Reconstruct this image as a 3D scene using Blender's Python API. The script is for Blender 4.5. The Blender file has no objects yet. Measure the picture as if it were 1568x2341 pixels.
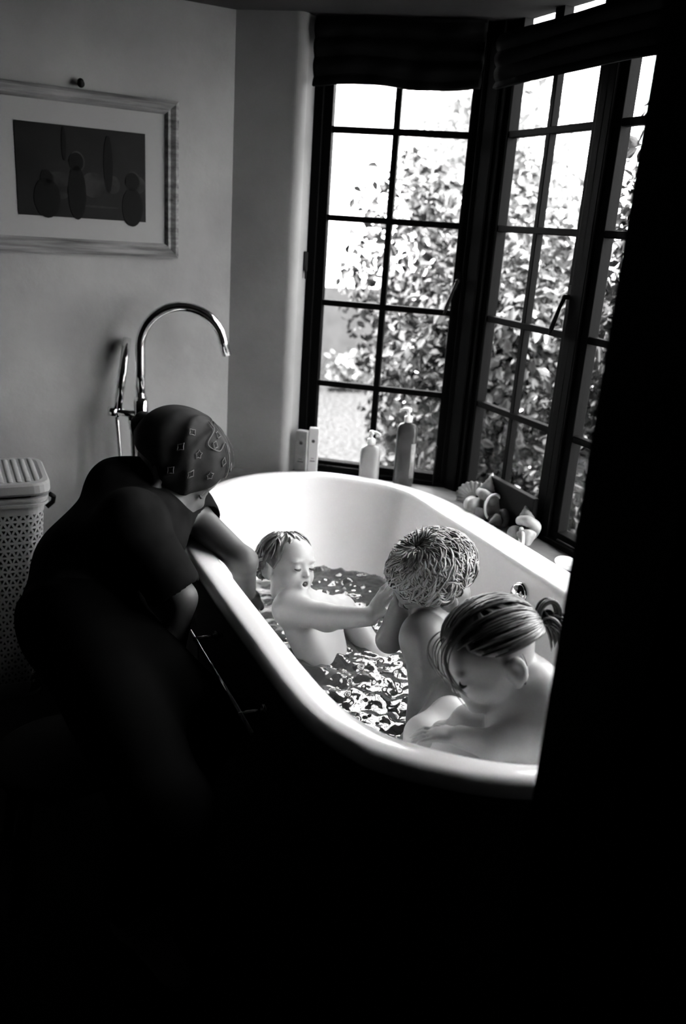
import bpy, bmesh, math, random
import numpy as np
from mathutils import Vector, Matrix

random.seed(7)
rng = np.random.default_rng(7)
SC = bpy.context.scene
COL = SC.collection
PI = math.pi

# ------------------------------------------------------------------ camera
F_PX, CX, CY = 1937.76, 784.0, 1170.5
PITCH, ROLL, YAW = math.radians(18.5667), math.radians(-3.9529), math.radians(25.703)
CAM = np.array([0.0, 0.0, 1.40])

def cam_axes():
    f = np.array([0, math.cos(PITCH), -math.sin(PITCH)])
    x = np.array([1.0, 0, 0])
    d = np.cross(f, x)
    c, s = math.cos(ROLL), math.sin(ROLL)
    M = np.array([c * x + s * d, -s * x + c * d, f])
    ca, sa = math.cos(YAW), math.sin(YAW)
    out = []
    for v in M:
        out.append([v[0] * ca + v[1] * sa, -v[0] * sa + v[1] * ca, v[2]])
    return np.array(out)
AX = cam_axes()            # rows: right, down, forward

def ray(u, v):
    return AX.T @ np.array([(u - CX) / F_PX, (v - CY) / F_PX, 1.0])
def at(u, v, D):
    return CAM + ray(u, v) * D
def atz(u, v, z):
    r = ray(u, v)
    return CAM + r * ((z - CAM[2]) / r[2])
def aty(u, v, y):
    r = ray(u, v)
    return CAM + r * ((y - CAM[1]) / r[1])
def atx(u, v, x):
    r = ray(u, v)
    return CAM + r * ((x - CAM[0]) / r[0])
def onplane(u, v, p0, n):
    r = ray(u, v)
    return CAM + r * (((p0 - CAM) @ n) / (r @ n))
def cdir(r, d, f):
    """direction given along the view's right, down and forward axes"""
    v = AX.T @ np.array([r, d, f], float)
    return v / np.linalg.norm(v)

cam_data = bpy.data.cameras.new('camera')
cam = bpy.data.objects.new('camera', cam_data)
COL.objects.link(cam)
R3 = Matrix((AX[0], -AX[1], -AX[2])).transposed()
cam.matrix_world = Matrix.Translation(CAM) @ R3.to_4x4()
cam_data.sensor_fit = 'AUTO'
cam_data.sensor_width = 36.0
cam_data.lens = F_PX / 2341.0 * 36.0
cam_data.clip_start = 0.02
cam_data.clip_end = 200
cam_data.dof.use_dof = True
cam_data.dof.focus_distance = 1.95
cam_data.dof.aperture_fstop = 2.5
SC.camera = cam

# ------------------------------------------------------------------ materials
def mat(name, col=.5, rough=.6, metal=0.0, var=None, var_scale=8.0, stretch=(1, 1, 1), bump=0.0,
        bump_scale=40.0, spec=.5, sss=0.0, coat=0.0, detail=4.0, trans=0.0, tint=(1.0, 1.0, 1.0)):
    m = bpy.data.materials.new(name)
    m.use_nodes = True
    nt = m.node_tree
    b = nt.nodes['Principled BSDF']
    def rgb(c):
        return (c * tint[0], c * tint[1], c * tint[2], 1)
    b.inputs['Base Color'].default_value = rgb(col)
    b.inputs['Roughness'].default_value = rough
    b.inputs['Metallic'].default_value = metal
    b.inputs['Specular IOR Level'].default_value = spec
    if sss:
        b.inputs['Subsurface Weight'].default_value = sss
        b.inputs['Subsurface Radius'].default_value = (.01, .01, .01)
        b.inputs['Subsurface Scale'].default_value = 1.0
    if coat:
        b.inputs['Coat Weight'].default_value = coat
        b.inputs['Coat Roughness'].default_value = .08
    if trans:
        b.inputs['Transmission Weight'].default_value = trans
    if var is not None or bump:
        tc = nt.nodes.new('ShaderNodeTexCoord')
        mp = nt.nodes.new('ShaderNodeMapping')
        mp.inputs['Scale'].default_value = stretch
        nt.links.new(tc.outputs['Object'], mp.inputs['Vector'])
    if var is not None:
        n = nt.nodes.new('ShaderNodeTexNoise')
        n.inputs['Scale'].default_value = var_scale
        n.inputs['Detail'].default_value = detail
        nt.links.new(mp.outputs['Vector'], n.inputs['Vector'])
        r = nt.nodes.new('ShaderNodeValToRGB')
        r.color_ramp.elements[0].position = .3
        r.color_ramp.elements[1].position = .7
        r.color_ramp.elements[0].color = rgb(var[0])
        r.color_ramp.elements[1].color = rgb(var[1])
        nt.links.new(n.outputs['Fac'], r.inputs['Fac'])
        nt.links.new(r.outputs['Color'], b.inputs['Base Color'])
    if bump:
        n2 = nt.nodes.new('ShaderNodeTexNoise')
        n2.inputs['Scale'].default_value = bump_scale
        n2.inputs['Detail'].default_value = 6
        nt.links.new(mp.outputs['Vector'], n2.inputs['Vector'])
        bp = nt.nodes.new('ShaderNodeBump')
        bp.inputs['Strength'].default_value = bump
        bp.inputs['Distance'].default_value = .01
        nt.links.new(n2.outputs['Fac'], bp.inputs['Height'])
        nt.links.new(bp.outputs['Normal'], b.inputs['Normal'])
    return m

def glass_mat():
    m = bpy.data.materials.new('window_glass')
    m.use_nodes = True
    nt = m.node_tree
    for n in list(nt.nodes):
        nt.nodes.remove(n)
    out = nt.nodes.new('ShaderNodeOutputMaterial')
    tr = nt.nodes.new('ShaderNodeBsdfTransparent')
    tr.inputs[0].default_value = (.96, .96, .96, 1)
    gl = nt.nodes.new('ShaderNodeBsdfGlossy')
    gl.inputs['Roughness'].default_value = .03
    fr = nt.nodes.new('ShaderNodeFresnel')
    fr.inputs['IOR'].default_value = 1.45
    mx = nt.nodes.new('ShaderNodeMixShader')
    ge = nt.nodes.new('ShaderNodeNewGeometry')
    iv = nt.nodes.new('ShaderNodeMath'); iv.operation = 'SUBTRACT'
    iv.inputs[0].default_value = 1.0
    nt.links.new(ge.outputs['Backfacing'], iv.inputs[1])
    mu = nt.nodes.new('ShaderNodeMath'); mu.operation = 'MULTIPLY'
    nt.links.new(fr.outputs[0], mu.inputs[0])
    nt.links.new(iv.outputs[0], mu.inputs[1])
    nt.links.new(mu.outputs[0], mx.inputs[0])
    nt.links.new(tr.outputs[0], mx.inputs[1])
    nt.links.new(gl.outputs[0], mx.inputs[2])
    nt.links.new(mx.outputs[0], out.inputs[0])
    return m

def leaf_mat(name, col, transl=.35, gloss=.25):
    m = bpy.data.materials.new(name)
    m.use_nodes = True
    nt = m.node_tree
    for n in list(nt.nodes):
        nt.nodes.remove(n)
    out = nt.nodes.new('ShaderNodeOutputMaterial')
    oi = nt.nodes.new('ShaderNodeTexCoord')
    no = nt.nodes.new('ShaderNodeTexNoise')
    no.inputs['Scale'].default_value = 9
    nt.links.new(oi.outputs['Object'], no.inputs['Vector'])
    rp = nt.nodes.new('ShaderNodeValToRGB')
    rp.color_ramp.elements[0].position = .35
    rp.color_ramp.elements[1].position = .68
    rp.color_ramp.elements[0].color = (col * .45,) * 3 + (1,)
    rp.color_ramp.elements[1].color = (col * 1.7,) * 3 + (1,)
    nt.links.new(no.outputs['Fac'], rp.inputs['Fac'])
    b = nt.nodes.new('ShaderNodeBsdfPrincipled')
    b.inputs['Roughness'].default_value = gloss
    nt.links.new(rp.outputs['Color'], b.inputs['Base Color'])
    t = nt.nodes.new('ShaderNodeBsdfTranslucent')
    nt.links.new(rp.outputs['Color'], t.inputs['Color'])
    mx = nt.nodes.new('ShaderNodeMixShader')
    mx.inputs[0].default_value = transl
    nt.links.new(b.outputs[0], mx.inputs[1])
    nt.links.new(t.outputs[0], mx.inputs[2])
    nt.links.new(mx.outputs[0], out.inputs[0])
    return m

M = {}
M['plaster'] = mat('wall_plaster', .23, .85, var=(.19, .27), var_scale=3.0, bump=.25, bump_scale=14, spec=.2, detail=6)
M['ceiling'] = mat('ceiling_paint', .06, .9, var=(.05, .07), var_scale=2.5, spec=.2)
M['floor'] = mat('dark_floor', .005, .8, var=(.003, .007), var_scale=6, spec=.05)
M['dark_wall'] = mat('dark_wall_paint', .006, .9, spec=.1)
M['ledge'] = mat('ledge_stone', .07, .55, var=(.03, .12), var_scale=7, spec=.3, bump=.15)
M['black_wood'] = mat('black_painted_wood', .0015, .6, spec=.03, bump=.06, bump_scale=60)
M['blind'] = mat('blind_fabric', .006, .95, spec=.03, var=(.004, .009), var_scale=30)
M['iron'] = mat('black_iron', .004, .6, metal=.0, spec=.1)
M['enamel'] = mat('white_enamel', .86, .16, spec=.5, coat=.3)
M['enamel_out'] = mat('tub_outer_shell', .03, .5, spec=.15)  # white tub's outside, coloured dark to stand in for its shade
M['chrome'] = mat('chrome', .78, .07, metal=1.0)
M['hose'] = mat('metal_hose', .35, .25, metal=1.0)
M['skin'] = mat('child_skin', .13, .42, sss=.1, spec=.35, var=(.115, .145), var_scale=12)  # middle child's skin, darkened in colour for the shade on it
M['skin_light'] = mat('child_skin_light', .31, .42, sss=.1, spec=.4, var=(.28, .33), var_scale=12)  # same skin, tone between the shaded and lit copies
M['skin_pale'] = mat('child_skin_pale', .40, .42, sss=.1, spec=.4, var=(.37, .43), var_scale=12)  # nearest child's skin, brightened in colour for the window light on it
M['adult_skin'] = mat('adult_skin', .075, .5, sss=.05, spec=.3)
M['lips'] = mat('lips', .25, .4, sss=.05)
M['mouth'] = mat('mouth_inside', .012, .6)
M['eye_line'] = mat('lashes', .03, .7)
M['eye_white'] = mat('eye_white', .5, .2)
M['hair_blond'] = mat('hair_blond', .25, .38, var=(.06, .40), var_scale=26, stretch=(1, 1, 1), spec=.5)
M['hair_brown'] = mat('hair_brown', .08, .35, var=(.03, .14), var_scale=16, spec=.55)
M['hair_wet'] = mat('hair_wet', .10, .22, var=(.04, .17), var_scale=18, spec=.7)
M['scarf'] = mat('scarf_fabric', .014, .75, spec=.15, var=(.008, .02), var_scale=30)
M['scarf_light'] = mat('scarf_print', .12, .8, spec=.1)
M['shirt'] = mat('shirt_fabric', .005, .9, spec=.04, var=(.003, .008), var_scale=20, bump=.4, bump_scale=9)
M['trousers'] = mat('trouser_fabric', .0015, .95, spec=.02)
M['plastic'] = mat('hamper_plastic', .27, .5, spec=.35)
M['liner'] = mat('hamper_inside', .006, .9, spec=.05)
M['frame_wood'] = mat('weathered_frame_wood', .16, .7, var=(.06, .22), var_scale=5, stretch=(1, 14, 14), spec=.2)
M['mount'] = mat('mount_board', .24, .9, spec=.1)
M['print'] = mat('dark_print', .004, .5, var=(.002, .006), var_scale=9, spec=.15)
M['print_grey'] = mat('print_grey', .016, .5, var=(.003, .026), var_scale=16, spec=.15)
M['print_black'] = mat('print_black', .002, .5, spec=.1)
M['bottle_pale'] = mat('pale_bottle_plastic', .28, .4, trans=.0, spec=.4, var=(.25, .31), var_scale=20)
M['bottle_dark'] = mat('brown_bottle_plastic', .04, .3, spec=.3, var=(.03, .06), var_scale=15)
M['label'] = mat('bottle_label', .2, .6, var=(.13, .3), var_scale=40)
M['pump_white'] = mat('pump_white', .75, .35)
M['carton'] = mat('carton_card', .2, .6, var=(.16, .25), var_scale=20)
M['carton_pale'] = mat('carton_pale', .38, .6)
M['ink'] = mat('printed_ink', .03, .7)
M['soap'] = mat('white_soap', .85, .35, sss=.1)
M['shell'] = mat('sea_shell', .28, .5, var=(.14, .40), var_scale=30, spec=.35)
M['shell_dark'] = mat('dark_shell', .05, .5, var=(.03, .1), var_scale=30, spec=.3)
M['shell_rim'] = mat('shell_rim', .8, .3)
M['slate'] = mat('dark_board', .003, .6, spec=.08)
M['stool'] = mat('stool_wood', .006, .6, spec=.1)
M['glass'] = glass_mat()
M['leaf'] = leaf_mat('bush_leaves', .042, .35, .3)
M['leaf_dark'] = leaf_mat('hedge_leaves', .010, .3, .18)
M['leaf_far'] = leaf_mat('tree_leaves', .10, .4, .4)
M['bark'] = mat('bark', .06, .9)
M['lawn'] = mat('sunlit_gravel_lawn', .02, .9, spec=.05, var=(.002, .034), var_scale=28, detail=9, bump=.5, bump_scale=40)
M['white_render'] = mat('white_render', .8, .8)
M['roof'] = mat('grey_roof', .25, .8)
M['plinth'] = mat('grey_plinth', .006, .8, var=(.003, .012), var_scale=8)

# ------------------------------------------------------------------ mesh helpers
class MB:
    """collects shapes, built as one mesh object"""
    def __init__(s):
        s.v = []
        s.f = []
        s.sm = []
    def add(s, verts, faces, smooth=False):
        o = len(s.v)
        s.v.extend([tuple(map(float, p)) for p in verts])
        s.f.extend([tuple(i + o for i in f) for f in faces])
        s.sm.extend([smooth] * len(faces))
        return s
    def box(s, c, h, Rm=None):
        c = np.array(c, float)
        vs = []
        for x in (-1, 1):
            for y in (-1, 1):
                for z in (-1, 1):
                    p = np.array([x * h[0], y * h[1], z * h[2]])
                    if Rm is not None:
                        p = Rm @ p
                    vs.append(c + p)
        return s.add(vs, [(0, 1, 3, 2), (4, 6, 7, 5), (0, 4, 5, 1), (2, 3, 7, 6), (0, 2, 6, 4), (1, 5, 7, 3)])
    def prism(s, poly, z0, z1):
        n = len(poly)
        vs = [(p[0], p[1], z0) for p in poly] + [(p[0], p[1], z1) for p in poly]
        fs = [tuple(range(n))[::-1], tuple(range(n, 2 * n))]
        fs += [(i, (i + 1) % n, n + (i + 1) % n, n + i) for i in range(n)]
        return s.add(vs, fs)
    def tube(s, pts, rad, seg=12, caps=True, smooth=True, flat=1.0):
        pts = [np.array(p, float) for p in pts]
        n = len(pts)
        if np.isscalar(rad):
            rad = [rad] * n
        t0 = pts[1] - pts[0]
        t0 /= np.linalg.norm(t0) + 1e-12
        a = np.array([0, 0, 1.0]) if abs(t0[2]) < .9 else np.array([1.0, 0, 0])
        nn = np.cross(t0, a)
        nn /= np.linalg.norm(nn)
        vs = []
        for i, p in enumerate(pts):
            t = pts[min(i + 1, n - 1)] - pts[max(i - 1, 0)]
            t /= np.linalg.norm(t) + 1e-12
            nn = nn - t * (nn @ t)
            nn /= np.linalg.norm(nn) + 1e-12
            b = np.cross(t, nn)
            for k in range(seg):
                q = 2 * PI * k / seg
                vs.append(p + rad[i] * (math.cos(q) * nn + math.sin(q) * b * flat))
        fs = []
        for i in range(n - 1):
            for k in range(seg):
                k2 = (k + 1) % seg
                fs.append((i * seg + k, i * seg + k2, (i + 1) * seg + k2, (i + 1) * seg + k))
        if caps:
            fs.append(tuple(range(seg))[::-1])
            fs.append(tuple((n - 1) * seg + k for k in range(seg)))
        return s.add(vs, fs, smooth)
    def lathe(s, c, prof, seg=32, axis=None, sx=1.0, sy=1.0, smooth=True):
        """prof: list of (r, h) along the axis (default z)"""
        c = np.array(c, float)
        if axis is None:
            E = np.eye(3)
        else:
            z = np.array(axis, float)
            z /= np.linalg.norm(z)
            a = np.array([0, 0, 1.0]) if abs(z[2]) < .9 else np.array([1.0, 0, 0])
            x = np.cross(a, z)
            x /= np.linalg.norm(x)
            E = np.array([x, np.cross(z, x), z]).T
        vs = []
        for r, h in prof:
            for k in range(seg):
                q = 2 * PI * k / seg
                vs.append(c + E @ np.array([r * math.cos(q) * sx, r * math.sin(q) * sy, h]))
        fs = []
        n = len(prof)
        for i in range(n - 1):
            for k in range(seg):
                k2 = (k + 1) % seg
                fs.append((i * seg + k, i * seg + k2, (i + 1) * seg + k2, (i + 1) * seg + k))
        fs.append(tuple(range(seg))[::-1])
        fs.append(tuple((n - 1) * seg + k for k in range(seg)))
        return s.add(vs, fs, smooth)
    def ball(s, c, r, Rm=None, nu=20, nv=14):
        c = np.array(c, float)
        r = np.array([r] * 3 if np.isscalar(r) else r, float)
        vs, fs = [], []
        for j in range(nv + 1):
            th = PI * j / nv
            for i in range(nu):
                ph = 2 * PI * i / nu
                p = r * np.array([math.sin(th) * math.cos(ph), math.sin(th) * math.sin(ph), math.cos(th)])
                vs.append(c + (Rm @ p if Rm is not None else p))
        for j in range(nv):
            for i in range(nu):
                i2 = (i + 1) % nu
                fs.append((j * nu + i, (j + 1) * nu + i, (j + 1) * nu + i2, j * nu + i2))
        return s.add(vs, fs, True)
    def build(s, name, material, parent=None, bevel=0.0, merge=True):
        me = bpy.data.meshes.new(name)
        me.from_pydata(s.v, [], s.f)
        me.polygons.foreach_set('use_smooth', s.sm)
        if merge:
            bm = bmesh.new()
            bm.from_mesh(me)
            bmesh.ops.remove_doubles(bm, verts=bm.verts, dist=1e-6)
            bmesh.ops.recalc_face_normals(bm, faces=bm.faces)
            bm.to_mesh(me)
            bm.free()
        me.materials.append(material)
        o = bpy.data.objects.new(name, me)
        COL.objects.link(o)
        if parent is not None:
            o.parent = parent
        if bevel:
            md = o.modifiers.new('bevel', 'BEVEL')
            md.width = bevel
            md.segments = 3
            md.limit_method = 'ANGLE'
        me.update()
        return o

def recenter(root):
    """move an empty/mesh root nowhere: parts are modelled in world space under an origin root"""
    return root

def empty(name, label, cat, loc=(0, 0, 0), group=None):
    o = bpy.data.objects.new(name, None)
    o.empty_display_size = .05
    COL.objects.link(o)
    o.location = loc
    o['label'] = label
    o['category'] = cat
    if group:
        o['group'] = group
    return o

def tag(o, label=None, cat=None, group=None, kind=None):
    if label: o['label'] = label
    if cat: o['category'] = cat
    if group: o['group'] = group
    if kind: o['kind'] = kind
    return o

def adopt(root, *parts):
    """parent world-space parts to a root that stands elsewhere, keeping them in place"""
    for p in parts:
        p.parent = root
        p.matrix_parent_inverse = Matrix.Translation(root.location).inverted()

def catmull(P, n=8, closed=True):
    P = [np.array(p, float) for p in P]
    out = []
    N = len(P)
    rngi = range(N) if closed else range(N - 1)
    for i in rngi:
        if closed:
            p0, p1, p2, p3 = P[(i - 1) % N], P[i], P[(i + 1) % N], P[(i + 2) % N]
        else:
            p0, p1, p2, p3 = P[max(i - 1, 0)], P[i], P[i + 1], P[min(i + 2, N - 1)]
        for k in range(n):
            t = k / n
            out.append(.5 * (2 * p1 + (p2 - p0) * t + (2 * p0 - 5 * p1 + 4 * p2 - p3) * t * t + (3 * p1 - p0 - 3 * p2 + p3) * t ** 3))
    if not closed:
        out.append(P[-1])
    return out

# ------------------------------------------------------------------ sculpting field (union of soft shapes -> one continuous surface)
class Field:
    def __init__(s, lo, hi, h):
        s.lo = np.array(lo, float)
        s.h = h
        s.n = np.ceil((np.array(hi, float) - s.lo) / h).astype(int) + 1
        s.d = np.full(tuple(s.n), .2, np.float32)
    def _win(s, lo, hi):
        a = np.clip(np.floor((lo - s.lo) / s.h).astype(int), 0, s.n)
        b = np.clip(np.ceil((hi - s.lo) / s.h).astype(int) + 1, 0, s.n)
        if (b <= a).any():
            return None
        g = [s.lo[i] + s.h * np.arange(a[i], b[i], dtype=np.float32) for i in range(3)]
        X, Y, Z = np.meshgrid(*g, indexing='ij')
        return (slice(a[0], b[0]), slice(a[1], b[1]), slice(a[2], b[2])), X, Y, Z
    def _mix(s, sl, q, k, sub=False):
        d = s.d[sl]
        if sub:
            q = -q
            hh = np.maximum(k - np.abs(d - q), 0) / k
            s.d[sl] = np.maximum(d, q) + hh * hh * k * .25
        else:
            hh = np.maximum(k - np.abs(d - q), 0) / k
            s.d[sl] = np.minimum(d, q) - hh * hh * k * .25
    def ell(s, c, r, B=None, k=.01, sub=False):
        c = np.array(c, float)
        r = np.array([r] * 3 if np.isscalar(r) else r, float)
        m = r.max() + k + .02
        w = s._win(c - m, c + m)
        if w is None: return s
        sl, X, Y, Z = w
        X, Y, Z = X - c[0], Y - c[1], Z - c[2]
        if B is not None:
            X, Y, Z = (B[0, i] * X + B[1, i] * Y + B[2, i] * Z for i in range(3))
        k0 = np.sqrt((X / r[0]) ** 2 + (Y / r[1]) ** 2 + (Z / r[2]) ** 2)
        k1 = np.sqrt((X / r[0] ** 2) ** 2 + (Y / r[1] ** 2) ** 2 + (Z / r[2] ** 2) ** 2)
        s._mix(sl, k0 * (k0 - 1) / np.maximum(k1, 1e-6), k, sub)
        return s
    def cap(s, a, b, ra, rb=None, k=.01, sub=False):
        rb = ra if rb is None else rb
        a, b = np.array(a, float), np.array(b, float)
        m = max(ra, rb) + k + .02
        w = s._win(np.minimum(a, b) - m, np.maximum(a, b) + m)
        if w is None: return s
        sl, X, Y, Z = w
        ab = b - a
        L2 = ab @ ab + 1e-12
        t = np.clip(((X - a[0]) * ab[0] + (Y - a[1]) * ab[1] + (Z - a[2]) * ab[2]) / L2, 0, 1)
        q = np.sqrt((X - a[0] - t * ab[0]) ** 2 + (Y - a[1] - t * ab[1]) ** 2 + (Z - a[2] - t * ab[2]) ** 2)
        s._mix(sl, q - (ra + (rb - ra) * t), k, sub)
        return s
    def chain(s, pts, rads, k=.01):
        for i in range(len(pts) - 1):
            s.cap(pts[i], pts[i + 1], rads[i], rads[i + 1], k)
        return s
    def mesh(s, name, material, parent=None, smooth=1):
        f = s.d
        S = f < 0
        c = [slice(0, -1), slice(1, None)]
        corners = [(i, j, k) for i in (0, 1) for j in (0, 1) for k in (0, 1)]
        cnt = sum(S[c[i], c[j], c[k]].astype(np.int8) for i, j, k in corners)
        mask = (cnt > 0) & (cnt < 8)
        idx = np.argwhere(mask)
        ids = np.full(mask.shape, -1, np.int64)
        ids[mask] = np.arange(len(idx))
        acc = np.zeros((len(idx), 3))
        num = np.zeros(len(idx))
        for a in corners:
            for ax in range(3):
                if a[ax]: continue
                b = list(a)
                b[ax] = 1
                fa = f[idx[:, 0] + a[0], idx[:, 1] + a[1], idx[:, 2] + a[2]]
                fb = f[idx[:, 0] + b[0], idx[:, 1] + b[1], idx[:, 2] + b[2]]
                ok = (fa < 0) != (fb < 0)
                t = np.where(ok, fa / np.where(ok, fa - fb, 1), 0)
                p = np.tile(np.array(a, float), (len(idx), 1))
                p[:, ax] += t
                acc[ok] += p[ok]
                num[ok] += 1
        V = s.lo + s.h * (idx + acc / num[:, None])
        Q = []
        for ax in range(3):
            o = [i for i in range(3) if i != ax]
            sl0 = [slice(1, -1)] * 3
            sl0[ax] = slice(0, -1)
            sl1 = list(sl0)
            sl1[ax] = slice(1, None)
            A, B = S[tuple(sl0)], S[tuple(sl1)]
            e = np.argwhere(A != B)
            if not len(e): continue
            flip = A[tuple(e.T)]
            base = e.copy()
            for i in o:
                base[:, i] += 1
            def cell(d0, d1):
                q = base.copy()
                q[:, o[0]] -= d0
                q[:, o[1]] -= d1
                return ids[q[:, 0], q[:, 1], q[:, 2]]
            q = np.stack([cell(1, 1), cell(0, 1), cell(0, 0), cell(1, 0)], 1)
            if ax == 1: flip = ~flip
            q[~flip] = q[~flip][:, ::-1]
            Q.append(q)
        Q = np.concatenate(Q)
        Q = Q[(Q >= 0).all(1)]
        for _ in range(smooth):
            sm = np.zeros_like(V)
            w = np.zeros(len(V))
            for i in range(4):
                for j in ((i + 1) % 4, (i - 1) % 4):
                    np.add.at(sm, Q[:, i], V[Q[:, j]])
                    np.add.at(w, Q[:, i], 1)
            V = V * .5 + .5 * sm / np.maximum(w, 1)[:, None]
        me = bpy.data.meshes.new(name)
        me.vertices.add(len(V))
        me.vertices.foreach_set('co', V.astype(np.float32).ravel())
        me.loops.add(Q.size)
        me.loops.foreach_set('vertex_index', Q.astype(np.int32).ravel())
        me.polygons.add(len(Q))
        me.polygons.foreach_set('loop_start', np.arange(0, Q.size, 4, dtype=np.int32))
        me.polygons.foreach_set('use_smooth', np.ones(len(Q), bool))
        me.update(calc_edges=True)
        me.validate()
        me.materials.append(material)
        o = bpy.data.objects.new(name, me)
        COL.objects.link(o)
        if parent is not None: o.parent = parent
        return o
# ------------------------------------------------------------------ the room: corner window wall, picture wall, right window wall
D1 = np.array([math.sin(math.radians(101.61) + YAW), math.cos(math.radians(101.61) + YAW), 0])   # along the corner window
N1 = np.array([-D1[1], D1[0], 0])
if N1[1] > 0: N1 = -N1                                   # towards the room
P1 = np.array([1.1176, 2.5371, 0]) * 1.045               # a point on the corner window's plane
S0 = P1 @ D1
def W(s, z, off=0.0):
    return P1 + D1 * s + N1 * off + np.array([0, 0, z])
def w_s(u, v, off):
    p = onplane(u, v, P1 + N1 * off, N1)
    return (p - P1) @ D1, p[2]
XW = 1.55                                                # plane of the right-hand windows
CEIL = 1.99
OFF = .10
sC = (XW - P1[0]) / D1[0]                                # where the window planes meet
sA = w_s(528, 560, OFF)[0]                               # corner with the picture wall
sR = w_s(676, 620, OFF)[0]                               # left edge of the window reveal
sF = w_s(704, 620, 0)[0]                                 # left edge of the window frame
sG0, sG1 = w_s(742, 600, 0)[0], w_s(1040, 600, 0)[0]     # glass
sM = w_s(888, 520, 0)[0]
DP = np.array([math.sin(math.radians(88.1)), math.cos(math.radians(88.1)), 0])
CP = W(sA, 0, OFF)
NP = np.array([DP[1], -DP[0], 0])                        # picture wall normal, towards the room
ROWS = [.612, .888, 1.157, 1.425, 1.687]
GTOP = 1.945

# floor and ceiling cover room and hallway
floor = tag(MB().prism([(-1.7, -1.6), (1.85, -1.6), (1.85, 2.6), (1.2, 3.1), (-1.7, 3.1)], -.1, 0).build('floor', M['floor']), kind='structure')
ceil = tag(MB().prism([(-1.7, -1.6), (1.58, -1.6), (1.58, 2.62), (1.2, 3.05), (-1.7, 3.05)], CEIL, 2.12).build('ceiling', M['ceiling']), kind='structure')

# picture wall
a, b = CP, CP - DP * 2.4
wf = MB().prism([a[:2], b[:2], (b - NP * .25)[:2], (a - NP * .25 + DP * .12)[:2]], 0, CEIL).build('wall_far', M['plaster'])
tag(wf, kind='structure')

# corner wall with the recessed window: left pier with a rounded reveal, base below, lintel above
pier = [W(sA, 0, OFF), W(sR - .03, 0, OFF)]
for q in range(1, 8):
    t = q / 8 * PI / 2
    pier.append(W(sR - .03 + .03 * math.sin(t), 0, OFF - .03 + .03 * math.cos(t)))
pier += [W(sR, 0, OFF - .035), W(sF + .004, 0, -.01), W(sF + .004, 0, -.14), W(sA - .05, 0, -.14)]
mb = MB()
n = len(pier)
mb.prism([p[:2] for p in pier], 0, CEIL)
mb.prism([W(sF, 0, .0)[:2], W(sC + .12, 0, .0)[:2], W(sC + .12, 0, -.14)[:2], W(sF, 0, -.14)[:2]], 0, .56)
tag(MB().prism([W(sF, 0, .02)[:2], W(sC + .06, 0, .02)[:2], W(sC + .06, 0, -.14)[:2], W(sF, 0, -.14)[:2]], 1.942, CEIL).build('trim_3', M['black_wood']), kind='structure')
wc = mb.build('wall_corner', M['plaster'])
tag(wc, kind='structure')

# right wall: below and above the two casements, and the solid stretch nearer the door
yC = W(sC, 0)[1]
mb = MB()
mb.box(((XW + 1.70) / 2, (yC + .10 + .6) / 2, .28), ((1.70 - XW) / 2, (yC + .10 - .6) / 2, .28))
mb.box(((XW + 1.70) / 2, (.78 + .5) / 2, CEIL / 2), ((1.70 - XW) / 2, (.78 - .5) / 2, CEIL / 2))
for y0_, y1_ in ((.7, 1.925), (2.085, 2.125), (2.262, yC + .05)):
    mb.box((XW + .015, (y0_ + y1_) / 2, 1.966), (.015, (y1_ - y0_) / 2, .0238))
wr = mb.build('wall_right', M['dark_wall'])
tag(wr, kind='structure')

# walls of the near side: doorway between hallway and bathroom, hallway shell
jx = .628
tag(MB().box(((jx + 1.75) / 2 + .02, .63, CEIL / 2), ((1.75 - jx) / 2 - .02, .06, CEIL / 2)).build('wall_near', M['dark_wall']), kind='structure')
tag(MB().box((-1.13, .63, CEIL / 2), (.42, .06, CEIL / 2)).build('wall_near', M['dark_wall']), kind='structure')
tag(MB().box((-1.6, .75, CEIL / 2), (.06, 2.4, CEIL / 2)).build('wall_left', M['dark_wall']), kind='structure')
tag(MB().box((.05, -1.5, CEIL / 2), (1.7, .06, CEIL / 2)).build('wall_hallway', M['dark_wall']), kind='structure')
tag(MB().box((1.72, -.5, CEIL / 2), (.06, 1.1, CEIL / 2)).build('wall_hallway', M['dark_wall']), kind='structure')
# door casing at the right of the view
mb = MB()
mb.box((jx + .018, .63, CEIL / 2), (.018, .072, CEIL / 2))
mb.box((jx + .045, .565, CEIL / 2), (.042, .008, CEIL / 2))
mb.box((jx + .045, .695, CEIL / 2), (.042, .008, CEIL / 2))
dj = mb.build('door_1', M['black_wood'], bevel=.004)
tag(dj, kind='structure')

# ledge round the far side of the tub, at window sill height
TUB = [(.513, 1.49), (.517, 1.2), (.555, 1.066), (.60, 1.0), (.654, .951), (.709, .91), (.80, .866), (.93, .843),
       (1.10, .85), (1.25, .90), (1.36, 1.0), (1.41, 1.2), (1.418, 1.5), (1.425, 1.8), (1.428, 2.04), (1.405, 2.24),
       (1.33, 2.405), (1.18, 2.55), (1.05, 2.595), (.94, 2.60), (.80, 2.55), (.67, 2.43), (.57, 2.25), (.522, 2.04), (.513, 1.75)]
outer = catmull(TUB, 6)
cen = np.array([.965, 1.66])
e = [p for p in outer if not (p[0] < .64 or p[1] < 1.0 and p[0] < 1.30)]
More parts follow.
